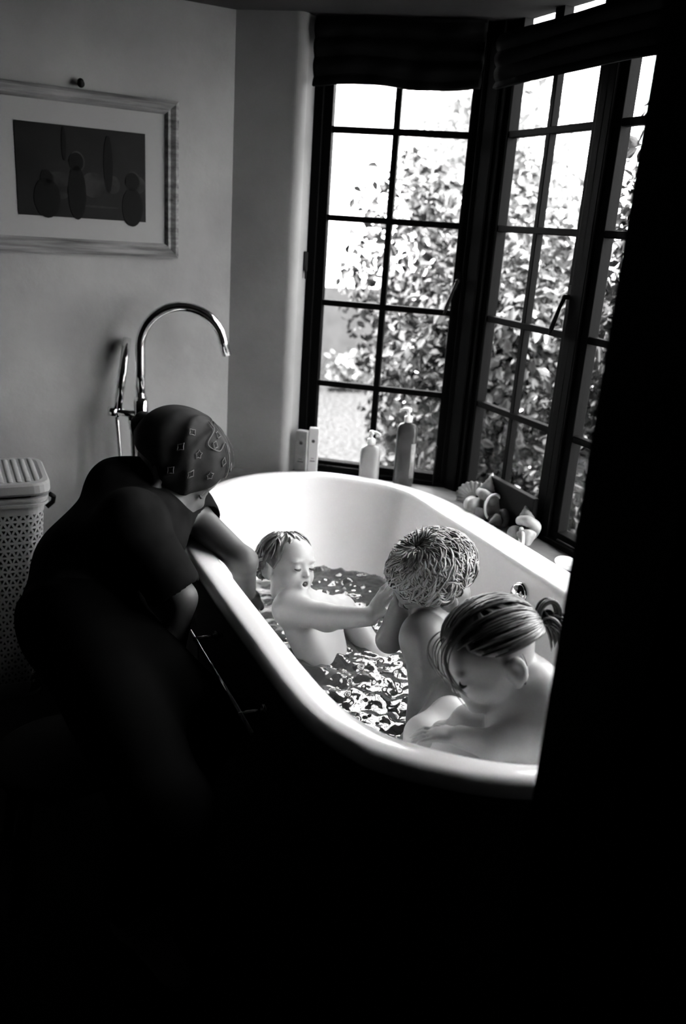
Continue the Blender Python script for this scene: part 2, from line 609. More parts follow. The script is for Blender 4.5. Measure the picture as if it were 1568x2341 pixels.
# order from the left far end clockwise to the near right
e.sort(key=lambda p: math.atan2(p[0] - cen[0], p[1] - cen[1]))
edge = [cen + (p - cen) * .965 for p in e]
poly = [tuple(p) for p in edge]
poly += [(XW - .002, poly[-1][1]), (XW - .002, yC - .01)]
q1, q2 = W(sR + .001, 0, .001), W(sR + .001, 0, OFF)
q3 = CP + NP * .001
poly += [tuple(W(sC - .02, 0, .002)[:2]), tuple(q1[:2]), tuple(q2[:2]), tuple((CP + NP * .001 + DP * .0)[:2]), tuple((CP - DP * .22 + NP * .001)[:2])]
lg = MB().prism(poly, 0, .578).build('trim_1', M['ledge'])
tag(lg, kind='structure')

# ------------------------------------------------------------------ windows
def bar(mb, A, B, w, d0, d1, n):
    """a bar from A to B: w half width in the window plane, d0..d1 along normal n"""
    A, B = np.array(A, float), np.array(B, float)
    t = B - A
    L = np.linalg.norm(t)
    t /= L
    n = np.array(n, float)
    x = np.cross(t, n)
    Rm = np.array([x, t, n]).T
    mb.box((A + B) / 2 + n * (d0 + d1) / 2, (w, L / 2, abs(d1 - d0) / 2), Rm)

def window(name, P, D, N, s0, s1, sm, frame_l, frame_r, handle_s, handle_z):
    """P+D*s: s0..s1 glass, frame widths left / right; N to the room"""
    f = lambda s, z: P + D * s + np.array([0, 0, z])
    mb = MB()
    zb, zt = .562, 1.941
    bar(mb, f(s0 - frame_l, zb + .016), f(s1 + frame_r, zb + .016), .016, -.05, .022, N)
    bar(mb, f(s0 - frame_l, zt - .006), f(s1 + frame_r, zt - .006), .006, -.05, .02, N)
    bar(mb, f(s0 - frame_l + (frame_l - .028) / 2, zb), f(s0 - frame_l + (frame_l - .028) / 2, zt), (frame_l - .028) / 2, -.05, .02, N)
    bar(mb, f(s1 + .028 + (frame_r - .028) / 2, zb), f(s1 + .028 + (frame_r - .028) / 2, zt), (frame_r - .028) / 2, -.05, .02, N)
    root = mb.build(name, M['black_wood'], bevel=.003)
    tag(root, kind='structure')
    mb = MB()
    # sash: stiles, rails and glazing bars
    bar(mb, f(s0 - .014, .59), f(s0 - .014, 1.935), .014, -.03, .006, N)
    bar(mb, f(s1 + .014, .59), f(s1 + .014, 1.935), .014, -.03, .006, N)
    bar(mb, f(s0 - .01, ROWS[0] - .008), f(s1 + .01, ROWS[0] - .008), .013, -.03, .008, N)
    bar(mb, f(s0 - .01, 1.926), f(s1 + .01, 1.926), .010, -.03, .006, N)
    bar(mb, f(sm, ROWS[0] - .01), f(sm, 1.93), .0095, -.022, .002, N)
    for z in ROWS[1:]:
        bar(mb, f(s0 - .005, z), f(s1 + .005, z), .0095, -.020, .003, N)
    mb.build('sash', M['black_wood'], root, bevel=.0025)
    mb = MB()
    bar(mb, f(s0 - .006, (ROWS[0] + 1.93) / 2), f(s1 + .006, (ROWS[0] + 1.93) / 2), (1.93 - ROWS[0]) / 2 + .003, -.014, -.011, N)
    mb.build('glass', M['glass'], root)
    # casement fastener: plate, pivot, hanging lever
    mb = MB()
    h = f(handle_s, handle_z)
    bar(mb, h + np.array([0, 0, -.03]), h + np.array([0, 0, .03]), .008, .006, .012, N)
    mb.lathe(h + N * .010, [(.007, 0), (.007, .018), (.004, .022)], 12, axis=N)
    mb.tube([h + N * .026, h + N * .030 - D * .010 + np.array([0, 0, -.03]), h + N * .034 - D * .026 + np.array([0, 0, -.085]), h + N * .036 - D * .030 + np.array([0, 0, -.105])],
            [.006, .005, .007, .004], 8)
    mb.build('handle', M['iron'], root)
    mb = MB()
    z = ROWS[0] - .01
    mb.tube([f(s0 + .02, z) + N * .02, f((s0 + s1) / 2 - .02, z) + N * .022], .004, 8)
    mb.build('stay', M['iron'], root)
    return root

w1 = window('window_1', P1, D1, N1, sG0, sG1, sM, sG0 - sF, sC - sG1 - .012, sG1 + .016, 1.26)
DY = np.array([0, -1.0, 0])
NX = np.array([-1.0, 0, 0])
PX = np.array([XW, 0, 0])
w2 = window('window_2', PX, DY, NX, -2.272, -1.902, -2.087, yC - 2.272 - .012, .055, -1.902 + .016, 1.26)
w3 = window('window_3', PX, DY, NX, -1.793, -1.43, -1.61, .054, .07, -1.43 + .016, 1.26)
w4 = window('window_4', PX, DY, NX, -1.305, -.86, -1.08, .055, .08, -.86 + .016, 1.26)
# the little catch on the left jamb of window 1 and the stay pin at its right foot
cpt = W(sF - .004, 1.285, .03)
mb = MB()
mb.box(cpt, (.006, .010, .03))
mb.tube([cpt + np.array([0, 0, .03]), cpt + np.array([.0, -.012, -.055])], [.007, .003], 8)
o = mb.build('catch', M['iron'], w1)
mb = MB()
p = W(sG1 + .005, .60, .035)
mb.tube([p + np.array([0, 0, .12]), p + np.array([0, 0, -.012])], [.0025, .0025], 8)
mb.ball(p + np.array([0, 0, .12]), .005)
mb.build('stay_pin', M['iron'], w1)
# corner post between the two window planes
mb = MB()
c = W(sC, 0, 0)
mb.prism([W(sC - .03, 0, .025)[:2], (XW - .028, c[1] - .045), (XW + .03, c[1] - .02), (XW + .06, c[1] + .08), W(sC - .03, 0, -.06)[:2]], .0, 1.988)
tag(mb.build('trim_2', M['black_wood'], bevel=.004), kind='structure')

# gathered roman blinds over both windows
def blind(name, A, D, N, L, z0, z1, label):
    root = empty(name, label, 'blind', tuple(A + np.array([0, 0, z1])), 'dark roman blinds pulled up over the windows')
    mb = MB()
    B = A + D * L
    bar(mb, A + np.array([0, 0, z1 - .014]), B + np.array([0, 0, z1 - .014]), .012, -.02, .02, N)
    o1 = mb.build('headrail', M['blind'])
    nx, ny = 60, 60
    vs, fs = [], []
    for i in range(nx + 1):
        s = i / nx
        for j in range(ny + 1):
            t = j / ny
            z = z1 - .006 - t * (z1 - z0 - .006) + .004 * math.sin(9 * s + 5) * t
            d = .020 + .014 * abs(math.sin(t * PI * 3.5 + .25 * math.sin(s * 6))) + .003 * math.sin(s * 23 + t * 5)
            p = A + D * L * s + N * d
            vs.append((p[0], p[1], z))
    for i in range(nx):
        for j in range(ny):
            a = i * (ny + 1) + j
            fs.append((a, a + ny + 1, a + ny + 2, a + 1))
    mb = MB().add(vs, fs, True)
    o2 = mb.build('fabric', M['blind'])
    md = o2.modifiers.new('solid', 'SOLIDIFY')
    md.thickness = .012
    md.offset = 1 
    adopt(root, o1, o2)
    return root
sB0 = w_s(714, 120, OFF)[0]
blind('roman_blind', W(sB0, 0, .055), D1, N1, (sC - sB0) - .045, 1.80, 1.985, 'dark roman blind pulled up above the recessed corner window behind the bottles')
blind('roman_blind', np.array([XW - .022, yC - .07, 0]), DY, NX, yC - .07 - .80, 1.806, 1.9435, 'dark roman blind pulled up above the right-hand windows beside the door frame')
# ------------------------------------------------------------------ bathtub
NO = len(outer)
outer_np = np.array(outer)
tan = np.roll(outer_np, -1, 0) - np.roll(outer_np, 1, 0)
tan /= np.linalg.norm(tan, axis=1)[:, None]
nin = np.stack([-tan[:, 1], tan[:, 0]], 1)
if ((cen - outer_np) * nin).sum() < 0: nin = -nin
def rimw(p):
    # rim width: wide on the window side, slim elsewhere
    x, y = p
    w = .052
    if x > 1.2: w += .052 * min(1, (x - 1.2) / .2) * min(1, max(0, (2.35 - y) / .25)) * min(1, max(0, (y - .95) / .25))
    if x < .8: w += .014 * min(1, (.8 - x) / .2)
    return w
RW = np.array([rimw(p) for p in outer_np])
inner_np = outer_np + nin * RW[:, None]
for _ in range(6):
    inner_np = .5 * inner_np + .25 * (np.roll(inner_np, 1, 0) + np.roll(inner_np, -1, 0))
ang = np.arctan2(inner_np[:, 1] - 1.62, inner_np[:, 0] - .96)
floor_np = np.stack([.96 + .235 * np.sign(np.cos(ang)) * np.abs(np.cos(ang)) ** .8, 1.60 + .42 * np.sign(np.sin(ang)) * np.abs(np.sin(ang)) ** .8], 1)
ring = lambda xy, z: np.concatenate([xy, np.full((NO, 1), z)], 1)
rings = []
off = lambda d: outer_np + nin * d
foot = cen + (outer_np - cen) * np.array([.80, .84])
# outer shell, from the floor up under the lip
RIM = .60
outer_rings = []
for t in np.linspace(0, 1, 14):
    xy = foot * (1 - t ** .6) + off(.030) * t ** .6
    outer_rings.append(ring(xy, .0 + (RIM - .055) * t))
outer_rings.append(ring(off(.028), RIM - .040))
lip = [(.010, -.040), (.002, -.034), (-.001, -.022), (.001, -.010), (.008, -.002), (.018, .0)]
inner_rings = [ring(off(d), RIM + z) for d, z in lip]
flatp = (outer_np + nin * .018)
inner_rings.append(ring(flatp * .5 + (inner_np - nin * .012) * .5, RIM + .001))
inner_rings.append(ring(inner_np - nin * .012, RIM))
inner_rings.append(ring(inner_np - nin * .003, RIM - .004))
inner_rings.append(ring(inner_np + nin * .002, RIM - .014))
for t in np.linspace(.03, 1, 30):
    k = t ** 1.15 * .80 + .20 * t ** 5
    z = RIM - .014 - (RIM - .014 - .165) * (1 - (1 - t) ** 1.35) ** .95
    inner_rings.append(ring((inner_np + nin * .002) * (1 - k) + floor_np * k, z))
def loft(rs, cap=True):
    V = np.concatenate(rs)
    F = []
    for i in range(len(rs) - 1):
        for k in range(NO):
            k2 = (k + 1) % NO
            F.append((i * NO + k, i * NO + k2, (i + 1) * NO + k2, (i + 1) * NO + k))
    if cap: F.append(tuple((len(rs) - 1) * NO + k for k in range(NO)))
    return V, F
tub = empty('bathtub', 'large white oval bathtub full of water with three children in it', 'bathtub', (cen[0], cen[1], 0))
V, Fc = loft(inner_rings)
basin = MB().add(V, Fc, True).build('basin', M['enamel'])
V, Fc = loft(outer_rings, False)
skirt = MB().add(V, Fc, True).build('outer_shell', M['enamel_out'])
adopt(tub, basin, skirt)

def inner_ring_at(z):
    for i in range(8, len(inner_rings) - 1):
        a, b = inner_rings[i], inner_rings[i + 1]
        if a[0, 2] >= z >= b[0, 2]:
            t = (a[0, 2] - z) / (a[0, 2] - b[0, 2] + 1e-9)
            return a[:, :2] * (1 - t) + b[:, :2] * t
    return inner_rings[-1][:, :2]

# overflow fitting on the inner right wall
def wall_x(y, z):
    r = inner_ring_at(z)
    m = r[(r[:, 0] > 1.0)]
    return m[np.argmin(abs(m[:, 1] - y)), 0]
best = None
for D in np.linspace(1.5, 2.4, 181):
    p = at(1188, 1357, D)
    if p[2] > .59 or p[2] < .2: continue
    e_ = abs(p[0] - wall_x(p[1], p[2]))
    if best is None or e_ < best[0]: best = (e_, p)
ov = best[1]
zx = wall_x(ov[1], ov[2] + .02) - wall_x(ov[1], ov[2] - .02)
on = np.array([-.04, 0, zx]); on /= np.linalg.norm(on)
mb = MB()
mb.lathe(ov + on * -.004, [(.030, 0), (.031, .006), (.028, .010), (.020, .012), (.019, .008), (.0, .008)], 32, axis=on)
mb.lathe(ov + on * .003, [(.0275, 0), (.0275, .004), (.022, .012), (.010, .016), (.0, .017)], 32, axis=on)
o1 = mb.build('overflow_cover', M['chrome'])
mb = MB()
ex = np.cross(on, [0, 0, 1.0]); ex /= np.linalg.norm(ex); ey = np.cross(ex, on)
for k in range(5):
    q = 2 * PI * k / 5 + .3
    mb.lathe(ov + on * .0125 + (ex * math.cos(q) + ey * math.sin(q)) * .015, [(.0055, 0), (.0055, .003), (.0, .003)], 12, axis=on)
o2 = mb.build('overflow_hole', M['ink'])
adopt(tub, o1)
o2.parent = o1
tag(o1, label='round chrome overflow cover')

# ------------------------------------------------------------------ water
WZ = .336
wr_ = inner_ring_at(WZ)
lo2, hi2 = wr_.min(0) , wr_.max(0)
st = .0045
nx, ny = int((hi2[0] - lo2[0]) / st), int((hi2[1] - lo2[1]) / st)
gx = np.linspace(lo2[0], hi2[0], nx + 1)
gy = np.linspace(lo2[1], hi2[1], ny + 1)
GX, GY = np.meshgrid(gx, gy, indexing='ij')
H = np.zeros_like(GX)
for i in range(60):
    lam = rng.uniform(.016, .10)
    th = rng.uniform(0, 2 * PI)
    kx, ky = math.cos(th) * 2 * PI / lam, math.sin(th) * 2 * PI / lam
    H += lam * .0075 * np.sin(kx * GX + ky * GY + rng.uniform(0, 6.28) + .8 * np.sin(5 * GX + i) + .8 * np.sin(6 * GY + 2 * i))
H *= .55 + .75 * np.clip(.5 + .5 * np.sin(9 * GX + 3 * GY + 1) * np.sin(7 * GY - 5 * GX) + .25 * np.sin(23 * GX - 14 * GY), 0, 1.2)
# point in the tub outline test
from mathutils import geometry as _g
inside = np.zeros(GX.shape, bool)
px, py = wr_[:, 0], wr_[:, 1]
jx_, jy_ = np.roll(px, -1), np.roll(py, -1)
for x0, y0, x1, y1 in zip(px, py, jx_, jy_):
    cnd = ((y0 > GY) != (y1 > GY)) & (GX < (x1 - x0) * (GY - y0) / (y1 - y0 + 1e-15) + x0)
    inside ^= cnd
ii = -np.ones(GX.shape, int)
ii[inside] = np.arange(inside.sum())
Vw = np.stack([GX[inside], GY[inside], WZ + H[inside]], 1)
Qw = np.stack([ii[:-1, :-1], ii[1:, :-1], ii[1:, 1:], ii[:-1, 1:]], -1).reshape(-1, 4)
Qw = Qw[(Qw >= 0).all(1)]
mw = bpy.data.materials.new('bath_water')
mw.use_nodes = True
nt = mw.node_tree
b_ = nt.nodes['Principled BSDF']
b_.inputs['Base Color'].default_value = (.035, .035, .035, 1)
b_.inputs['Roughness'].default_value = .04
b_.inputs['IOR'].default_value = 1.5
b_.inputs['Alpha'].default_value = .86
water = MB().add(Vw, [tuple(q) for q in Qw.tolist()], True).build('bath_water', mw, merge=False)
tag(water, 'rippling dark bath water glinting around the children in the tub', 'water', kind='stuff')

# ------------------------------------------------------------------ chrome rail beside the tub
r0, r1 = atx(438, 1447, .468), atx(578, 1672, .468)
zr = (r0[2] + r1[2]) / 2
tr = empty('towel_rail', 'thin chrome towel rail fixed along the dark outer side of the tub', 'towel rail', (.468, (r0[1] + r1[1]) / 2, zr))
mb = MB()
mb.tube([(.468, r0[1], zr), (.468, r1[1], zr)], .0045, 12)
a1_ = mb.build('rail', M['chrome'])
parts = [a1_]
for y in (r1[1] + .07, r0[1] - .04):
    mb = MB()
    mb.tube([(.462, y, zr), (.53, y, zr)], .005, 10)
    mb.lathe((.513, y, zr), [(.012, 0), (.012, .006)], 16, axis=(1, 0, 0))
    parts.append(mb.build('bracket', M['chrome']))
adopt(tr, *parts)

# ------------------------------------------------------------------ floor-standing tap
D_T = 2.66
def T(u, v): return at(u, v, D_T)
base = T(322, 915)
tap = empty('bath_tap', 'tall curved chrome floor-standing bath tap with hand shower against plaster wall', 'tap', (base[0], base[1], 0))
bx, by = base[0], base[1]
rt = T(512, 800)
top = T(412, 684)
zb = base[2]
pr_ = T(334, 915)[0]
reach = np.array([rt[0] - bx, rt[1] - by, 0]); Lr = np.linalg.norm(reach); rd = reach / Lr
ztop = top[2] - .015
Rr = Lr / 2
mb = MB()
mb.tube([(bx, by, .0), (bx, by, zb + .01)], .021, 20)
mb.lathe((bx, by, 0), [(.055, 0), (.055, .012), (.022, .014)], 28)
mb.lathe((bx, by, zb - .16), [(.023, 0), (.023, .16), (.016, .165)], 24)
t1 = mb.build('stand', M['chrome'])
mb = MB()
cz = ztop - Rr
pts = [np.array([bx, by, zb]), np.array([bx, by, (zb + cz) / 2]), np.array([bx, by, cz])]
for q in np.linspace(0, PI * .93, 30)[1:]:
    pts.append(np.array([bx, by, cz]) + rd * (Rr - Rr * math.cos(q)) + np.array([0, 0, Rr * math.sin(q)]))
last = pts[-1] - pts[-2]; last /= np.linalg.norm(last)
pts.append(pts[-1] + last * .045)
mb.tube(pts, .0155, 20)
t2 = mb.build('spout', M['chrome'])
hl = T(258, 940); hr = T(318, 955)
zh = hl[2]
hb = np.array([hl[0], hl[1], zh])
mb = MB()
mb.tube([hb, np.array([bx, by, zh - .008])], .012, 16)
mb.lathe(hb + (hb - np.array([bx, by, zh])) / np.linalg.norm(hb[:2] - base[:2]) * .0, [(.016, -.012), (.017, 0), (.016, .012)], 20)
t3 = mb.build('shower_holder', M['chrome'])
mb = MB()
ht = T(291, 773)
h0 = T(270, 935)
mb.tube([h0, ht], .0135, 18)
mb.tube([h0, h0 + (h0 - ht) * .12], [.009, .006], 12)
t4 = mb.build('hand_shower', M['chrome'])
mb = MB()
h1 = h0 + (h0 - ht) * .12
hp = [h1]
for t in np.linspace(0, 1, 40)[1:]:
    hp.append(np.array([h1[0] + .01 * math.sin(t * 3), h1[1] - .02 * math.sin(t * PI), h1[2] - .40 * math.sin(t * PI * .5) ** 1.0]))
for t in np.linspace(0, 1, 30)[1:]:
    a = t * PI
    hp.append(np.array([hp[39][0] + .022 * (1 - math.cos(a)), hp[39][1] - .0, hp[39][2] - .02 * math.sin(a) + .0]))
k0 = hp[-1]
for t in np.linspace(0, 1, 30)[1:]:
    hp.append(np.array([k0[0] + .004 * math.sin(t * 3), k0[1], k0[2] + (zh - .02 - k0[2]) * t]))
rads = [.0058 + .0009 * (i % 2) for i in range(len(hp))]
mb.tube(hp, rads, 10)
t5 = mb.build('shower_hose', M['hose'])
mb = MB()
mb.lathe(np.array([k0[0] + .0, k0[1], zh - .06]), [(.006, 0), (.009, .004), (.009, .02), (.012, .025), (.012, .05)], 16)
t6 = mb.build('hose_connector', M['chrome'])
adopt(tap, t1, t2, t3, t4, t5, t6)
# ------------------------------------------------------------------ framed picture
def pw(u, v, off=0.0):
    return onplane(u, v, CP + NP * off, NP)
PO = pw(200, 400)
def ps(u, v):
    p = pw(u, v)
    return (p - CP) @ DP, p[2]
def pp(s, z, o): return CP + DP * s + NP * o + np.array([0, 0, z])
xr, zt_ = ps(405, 234); zb_ = ps(397, 590)[1]
ir, it_ = ps(374, 262); ib_ = ps(366, 556)[1]
pl, pt_ = ps(30, 274); pr2, pb_ = ps(331, 508)
fw_ = xr - ir
il = pl - (ir - pr2)
xl = il - fw_
pic = empty('framed_picture', 'framed dark photograph in weathered pale wood frame hanging on plaster wall', 'picture', tuple(pp((xl + xr) / 2, (zt_ + zb_) / 2, 0)))
parts = []
def mem(a, b, c, d):
    """mitred member: outer a-b, inner d-c, as (s,z)"""
    mb = MB()
    prof = []
    for o1, o2 in ((0.002, .0), (.020, .0), (.026, .25), (.018, .6), (.022, .8), (.012, 1.0), (.002, 1.0)):
        prof.append((o1, o2))
    vs = []
    for P, Q in ((a, d), (b, c)):
        for o, t in prof:
            vs.append(pp(P[0] + (Q[0] - P[0]) * t, P[1] + (Q[1] - P[1]) * t, o))
    n = len(prof)
    fs = [(i, (i + 1) % n, n + (i + 1) % n, n + i) for i in range(n)] + [tuple(range(n)), tuple(range(n, 2 * n))[::-1]]
    mb.add(vs, fs)
    return mb.build('frame_member', M['frame_wood'])
O = [(xl, zb_), (xr, zb_), (xr, zt_), (xl, zt_)]
I = [(il, ib_), (ir, ib_), (ir, it_), (il, it_)]
for i in range(4):
    j = (i + 1) % 4
    parts.append(mem(O[i], O[j], I[j], I[i]))
mb = MB()
def flat(mb, s0, z0, s1, z1, o, th=.003):
    P = [pp(s0, z0, o), pp(s1, z0, o), pp(s1, z1, o), pp(s0, z1, o)]
    Q = [p - NP * th for p in P]
    mb.add(P + Q, [(0, 1, 2, 3), (7, 6, 5, 4), (0, 4, 5, 1), (1, 5, 6, 2), (2, 6, 7, 3), (3, 7, 4, 0)])
flat(mb, il - .004, ib_ - .004, ir + .004, it_ + .004, .010)
parts.append(mb.build('mount', M['mount']))
mb = MB()
flat(mb, pl, pb_, pr2, pt_, .0125, .002)
pr_o = mb.build('print', M['print'])
parts.append(pr_o)
pw_, ph_ = pr2 - pl, pt_ - pb_
mb = MB()
def blob(mb, cx, cz, rx, rz, o, n=24):
    vs = [pp(pl + pw_ * (cx + rx * math.cos(2 * PI * k / n)), pb_ + ph_ * (cz + rz * math.sin(2 * PI * k / n)), o) for k in range(n)]
    vs2 = [v - NP * .0006 for v in vs]
    mb.add(vs + vs2, [tuple(range(n))] + [(k, n + k, n + (k + 1) % n, (k + 1) % n) for k in range(n)])
for c in ((.33, .42, .12, .08), (.58, .38, .10, .14), (.93, .42, .07, .10), (.74, .40, .05, .10), (.60, .14, .18, .012), (.32, .24, .06, .04), (.455, .62, .062, .115), (.895, .45, .062, .12), (.235, .40, .045, .1)):
    blob(mb, *c, .0133)
g1 = mb.build('print_background', M['print_grey'])
mb = MB()
for c in ((.45, .62, .055, .10), (.45, .28, .07, .30), (.89, .45, .055, .105), (.89, .16, .085, .22), (.22, .42, .045, .09), (.22, .20, .10, .22), (.36, .8, .018, .4 * .45), (.70, .62, .035, .32)):
    blob(mb, *c, .0141)
g2 = mb.build('print_figures', M['print_black'])
mb = MB()
hs, hz = ps(182, 188)
mb.lathe(pp(hs, hz - .006, .004), [(.005, 0), (.005, .012), (.010, .013), (.010, .018)], 14, axis=NP)
mb.ball(pp(hs, hz - .0, .016), .009)
parts.append(mb.build('hook', M['iron']))
adopt(pic, *parts)
for g in (g1, g2):
    g.parent = pr_o
# ------------------------------------------------------------------ laundry hamper
hx1 = at(119, 1085, 2.32)[0]
hy0 = at(60, 1110, 2.32)[1]
hyc = hy0 + .145
hw, hd = .235, .145
hxc = hx1 - hw
ztop = at(60, 1122, 2.32)[2]
ham = empty('laundry_hamper', 'pale plastic laundry hamper with perforated sides and lid against the wall', 'laundry basket', (hxc, hyc, 0))
def rrect(t, hw, hd, r):
    """rounded rectangle by arc length t in 0..1 -> x,y ; starts at front centre"""
    segs = []
    L1, L2 = 2 * (hw - r), 2 * (hd - r)
    A = PI * r / 2
    tot = 2 * L1 + 2 * L2 + 4 * A
    d = (t % 1.0) * tot
    seq = [(L1, 'l', (-(hw - r), -hd), (1, 0)), (A, 'a', (hw - r, -(hd - r)), -PI / 2), (L2, 'l', (hw, -(hd - r)), (0, 1)), (A, 'a', (hw - r, hd - r), 0),
           (L1, 'l', (hw - r, hd), (-1, 0)), (A, 'a', (-(hw - r), hd - r), PI / 2), (L2, 'l', (-hw, hd - r), (0, -1)), (A, 'a', (-(hw - r), -(hd - r)), PI)]
    for L, k, p, q in seq:
        if d <= L:
            if k == 'l': return p[0] + q[0] * d, p[1] + q[1] * d
            a = q + d / r
            return p[0] + r * math.cos(a), p[1] + r * math.sin(a)
        d -= L
    return -(hw - r), -hd
def hp(t, z, grow=0.0):
    k = .84 + .16 * z / ztop
    x, y = rrect(t, hw * k - .014 + grow, hd * k - .014 + grow, .05)
    return (hxc + x, hyc + y, z)
NU, z0h, z1h = 62, .05, ztop - .075
per = 2 * (2 * hw + 2 * hd)
du = 1.0 / NU
rows = int((z1h - z0h) / (per / NU * .866))
dz = (z1h - z0h) / rows
mb = MB()
for r in range(rows):
    za, zb2 = z0h + r * dz, z0h + (r + 1) * dz
    o = .5 * (r % 2)
    for c in range(NU):
        tris = [((c + o) * du, za, (c + 1 + o) * du, za, (c + .5 + o) * du, zb2),
                ((c + .5 + o) * du, zb2, (c + 1 + o) * du, za, (c + 1.5 + o) * du, zb2)]
        for t in tris:
            P = np.array(t).reshape(3, 2)
            m = P.mean(0)
            Q = m + (P - m) * .50
            vs = [hp(*p) for p in P] + [hp(*q) for q in Q]
            mb.add(vs, [(i, (i + 1) % 3, 3 + (i + 1) % 3, 3 + i) for i in range(3)])
hb_ = mb.build('body', M['plastic'])
md = hb_.modifiers.new('solid', 'SOLIDIFY'); md.thickness = .0025; md.offset = -1
mb = MB()
def band(mb, za, zb2, g0, g1, n=96):
    ks = [(za, g0), (za, g1), (zb2, g1), (zb2, g0)]
    vs = [hp(i / n, z, g) for i in range(n) for z, g in ks]
    mb.add(vs, [(i * 4 + k, i * 4 + (k + 1) % 4, ((i + 1) % n) * 4 + (k + 1) % 4, ((i + 1) % n) * 4 + k) for i in range(n) for k in range(4)], False)
band(mb, z1h, ztop - .052, -.003, .001)
band(mb, ztop - .052, ztop - .044, -.003, .011)
band(mb, ztop - .044, ztop - .036, -.003, .007)
band(mb, ztop - .036, ztop - .028, -.004, .011)
rimo = mb.build('rim', M['plastic'])
mb = MB()
band(mb, 0, z0h, -.003, .001)
base_h = mb.build('base', M['plastic'])
mb = MB()
n = 96
prof = [(ztop - .018, -.004), (ztop - .018, .012), (ztop - .012, .015), (ztop + .010, .013), (ztop + .016, .008), (ztop + .018, -.004), (ztop + .0155, -.012), (ztop + .0155, -.02)]
vs = [hp(i / n, z, g) for z, g in prof for i in range(n)]
fs = [(j * n + i, j * n + (i + 1) % n, (j + 1) * n + (i + 1) % n, (j + 1) * n + i) for j in range(len(prof) - 1) for i in range(n)]
fs.append(tuple((len(prof) - 1) * n + i for i in range(n)))
fs.append(tuple(range(n))[::-1])
mb.add(vs, fs, False)
lid = mb.build('lid', M['plastic'])
mb = MB()
k = 0
x = hxc - hw + .035
while x < hxc + hw - .035:
    y = hyc - hd + .03
    j = 0
    while y < hyc + hd - .03:
        mb.ball((x + (.0 if j % 2 else .001), y, ztop + .0155), (.0085, .0036, .0035), nu=8, nv=6)
        y += .0085
        j += 1
    x += .0235
weave = mb.build('lid_weave', M['plastic'])
mb = MB()  # dark block behind the holes, standing in for shade inside the hamper
mb.prism([((hp(i / 60, .3)[0] - hxc) * .94 + hxc, (hp(i / 60, .3)[1] - hyc) * .92 + hyc) for i in range(60)], .012, ztop - .06)
inn = mb.build('liner', M['liner'])
mb = MB()
hxe = hxc + hw
mb.tube([(hxe + .004, hyc - .03, ztop - .05), (hxe + .016, hyc - .028, ztop - .06), (hxe + .016, hyc + .0, ztop - .085), (hxe - .002, hyc, ztop - .10)], .007, 10)
lat = mb.build('latch', M['iron'])
adopt(ham, hb_, base_h, rimo, lid, inn, lat)
weave.parent = lid
weave.matrix_parent_inverse = (Matrix.Translation(ham.location)).inverted() @ Matrix.Identity(4)
weave.matrix_parent_inverse = Matrix.Identity(4)

# ------------------------------------------------------------------ things on the corner sill
SILL = .579
def onsill(u, off):
    """point on the corner sill, `off` in front of the glass, under image column u"""
    p = onplane(u, 1085, P1 + N1 * off, N1)
    return np.array([p[0], p[1], SILL])
def bottle(name, label, u, off, ztop_px, w, d, neck_z, matb, capmat, long_pump):
    b0 = onsill(u, off)
    D = (b0 - CAM) @ AX[2]
    root = empty(name, label, 'bottle', tuple(b0), None)
    zs = neck_z
    prof = [(.86, 0), (.97, .003), (1, .010), (1, zs - .030), (.95, zs - .014), (.78, zs - .005), (.40, zs), (.36, zs + .006)]
    mb = MB()
    e1 = D1; e2 = N1
    seg = 40
    vs = []
    for r, h in prof:
        for k in range(seg):
            q = 2 * PI * k / seg
            cx_, sy_ = math.cos(q), math.sin(q)
            ex = .62
            x = np.sign(cx_) * abs(cx_) ** ex * r * w
            y = np.sign(sy_) * abs(sy_) ** ex * r * d
            vs.append(b0 + e1 * x + e2 * y + np.array([0, 0, h]))
    n = len(prof)
    fs = [(j * seg + k, j * seg + (k + 1) % seg, (j + 1) * seg + (k + 1) % seg, (j + 1) * seg + k) for j in range(n - 1) for k in range(seg)]
    fs += [tuple(range(seg))[::-1], tuple((n - 1) * seg + k for k in range(seg))]
    body = mb.add(vs, fs, True).build('body', matb)
    c = b0 + np.array([0, 0, zs + .004])
    mb = MB()
    mb.lathe(c, [(.0135, 0), (.0135, .017), (.010, .020), (.0045, .022), (.0045, .034)], 24)
    pu = mb.build('pump_collar', capmat)
    mb = MB()
    t = c + np.array([0, 0, .034])
    mb.lathe(t, [(.0085, 0), (.0095, .004), (.0085, .012), (.003, .014)], 20)
    dr = D1 if not long_pump else -D1
    mb.tube([t + np.array([0, 0, .008]), t + dr * .016 + np.array([0, 0, .008]), t + dr * .028 + np.array([0, 0, .003]), t + dr * .031 + np.array([0, 0, -.004])], [.0052, .0046, .0036, .0028], 10)
    ph = mb.build('pump_head', capmat)
    adopt(root, body, pu, ph)
    return root, b0, e1, e2
r1_, b0, e1, e2 = bottle('pump_bottle', 'pale soap bottle with white pump, shorter of two on the windowsill', 843, .055, 0, .0335, .024, .125, M['bottle_pale'], M['pump_white'], False)
r2_, b0, e1, e2 = bottle('pump_bottle', 'tall dark pump bottle on the windowsill right of the pale bottle', 922, .052, 0, .034, .024, .215, M['bottle_dark'], M['pump_white'], True)
mb = MB()
seg = 14
vs = []
for z in (.03, .15):
    for k in range(seg + 1):
        q = PI / 2 - 1.0 + .9 * k / seg * 1.0 - .35
        cx_, sy_ = math.cos(q), math.sin(q)
        vs.append(b0 + e1 * (abs(cx_) ** .62 * .0346 * np.sign(cx_)) + e2 * (abs(sy_) ** .62 * .0246) + np.array([0, 0, z]))
fs = [(k, k + 1, seg + 2 + k, seg + 1 + k) for k in range(seg)]
lb = MB().add(vs, fs, True).build('label', M['label'])
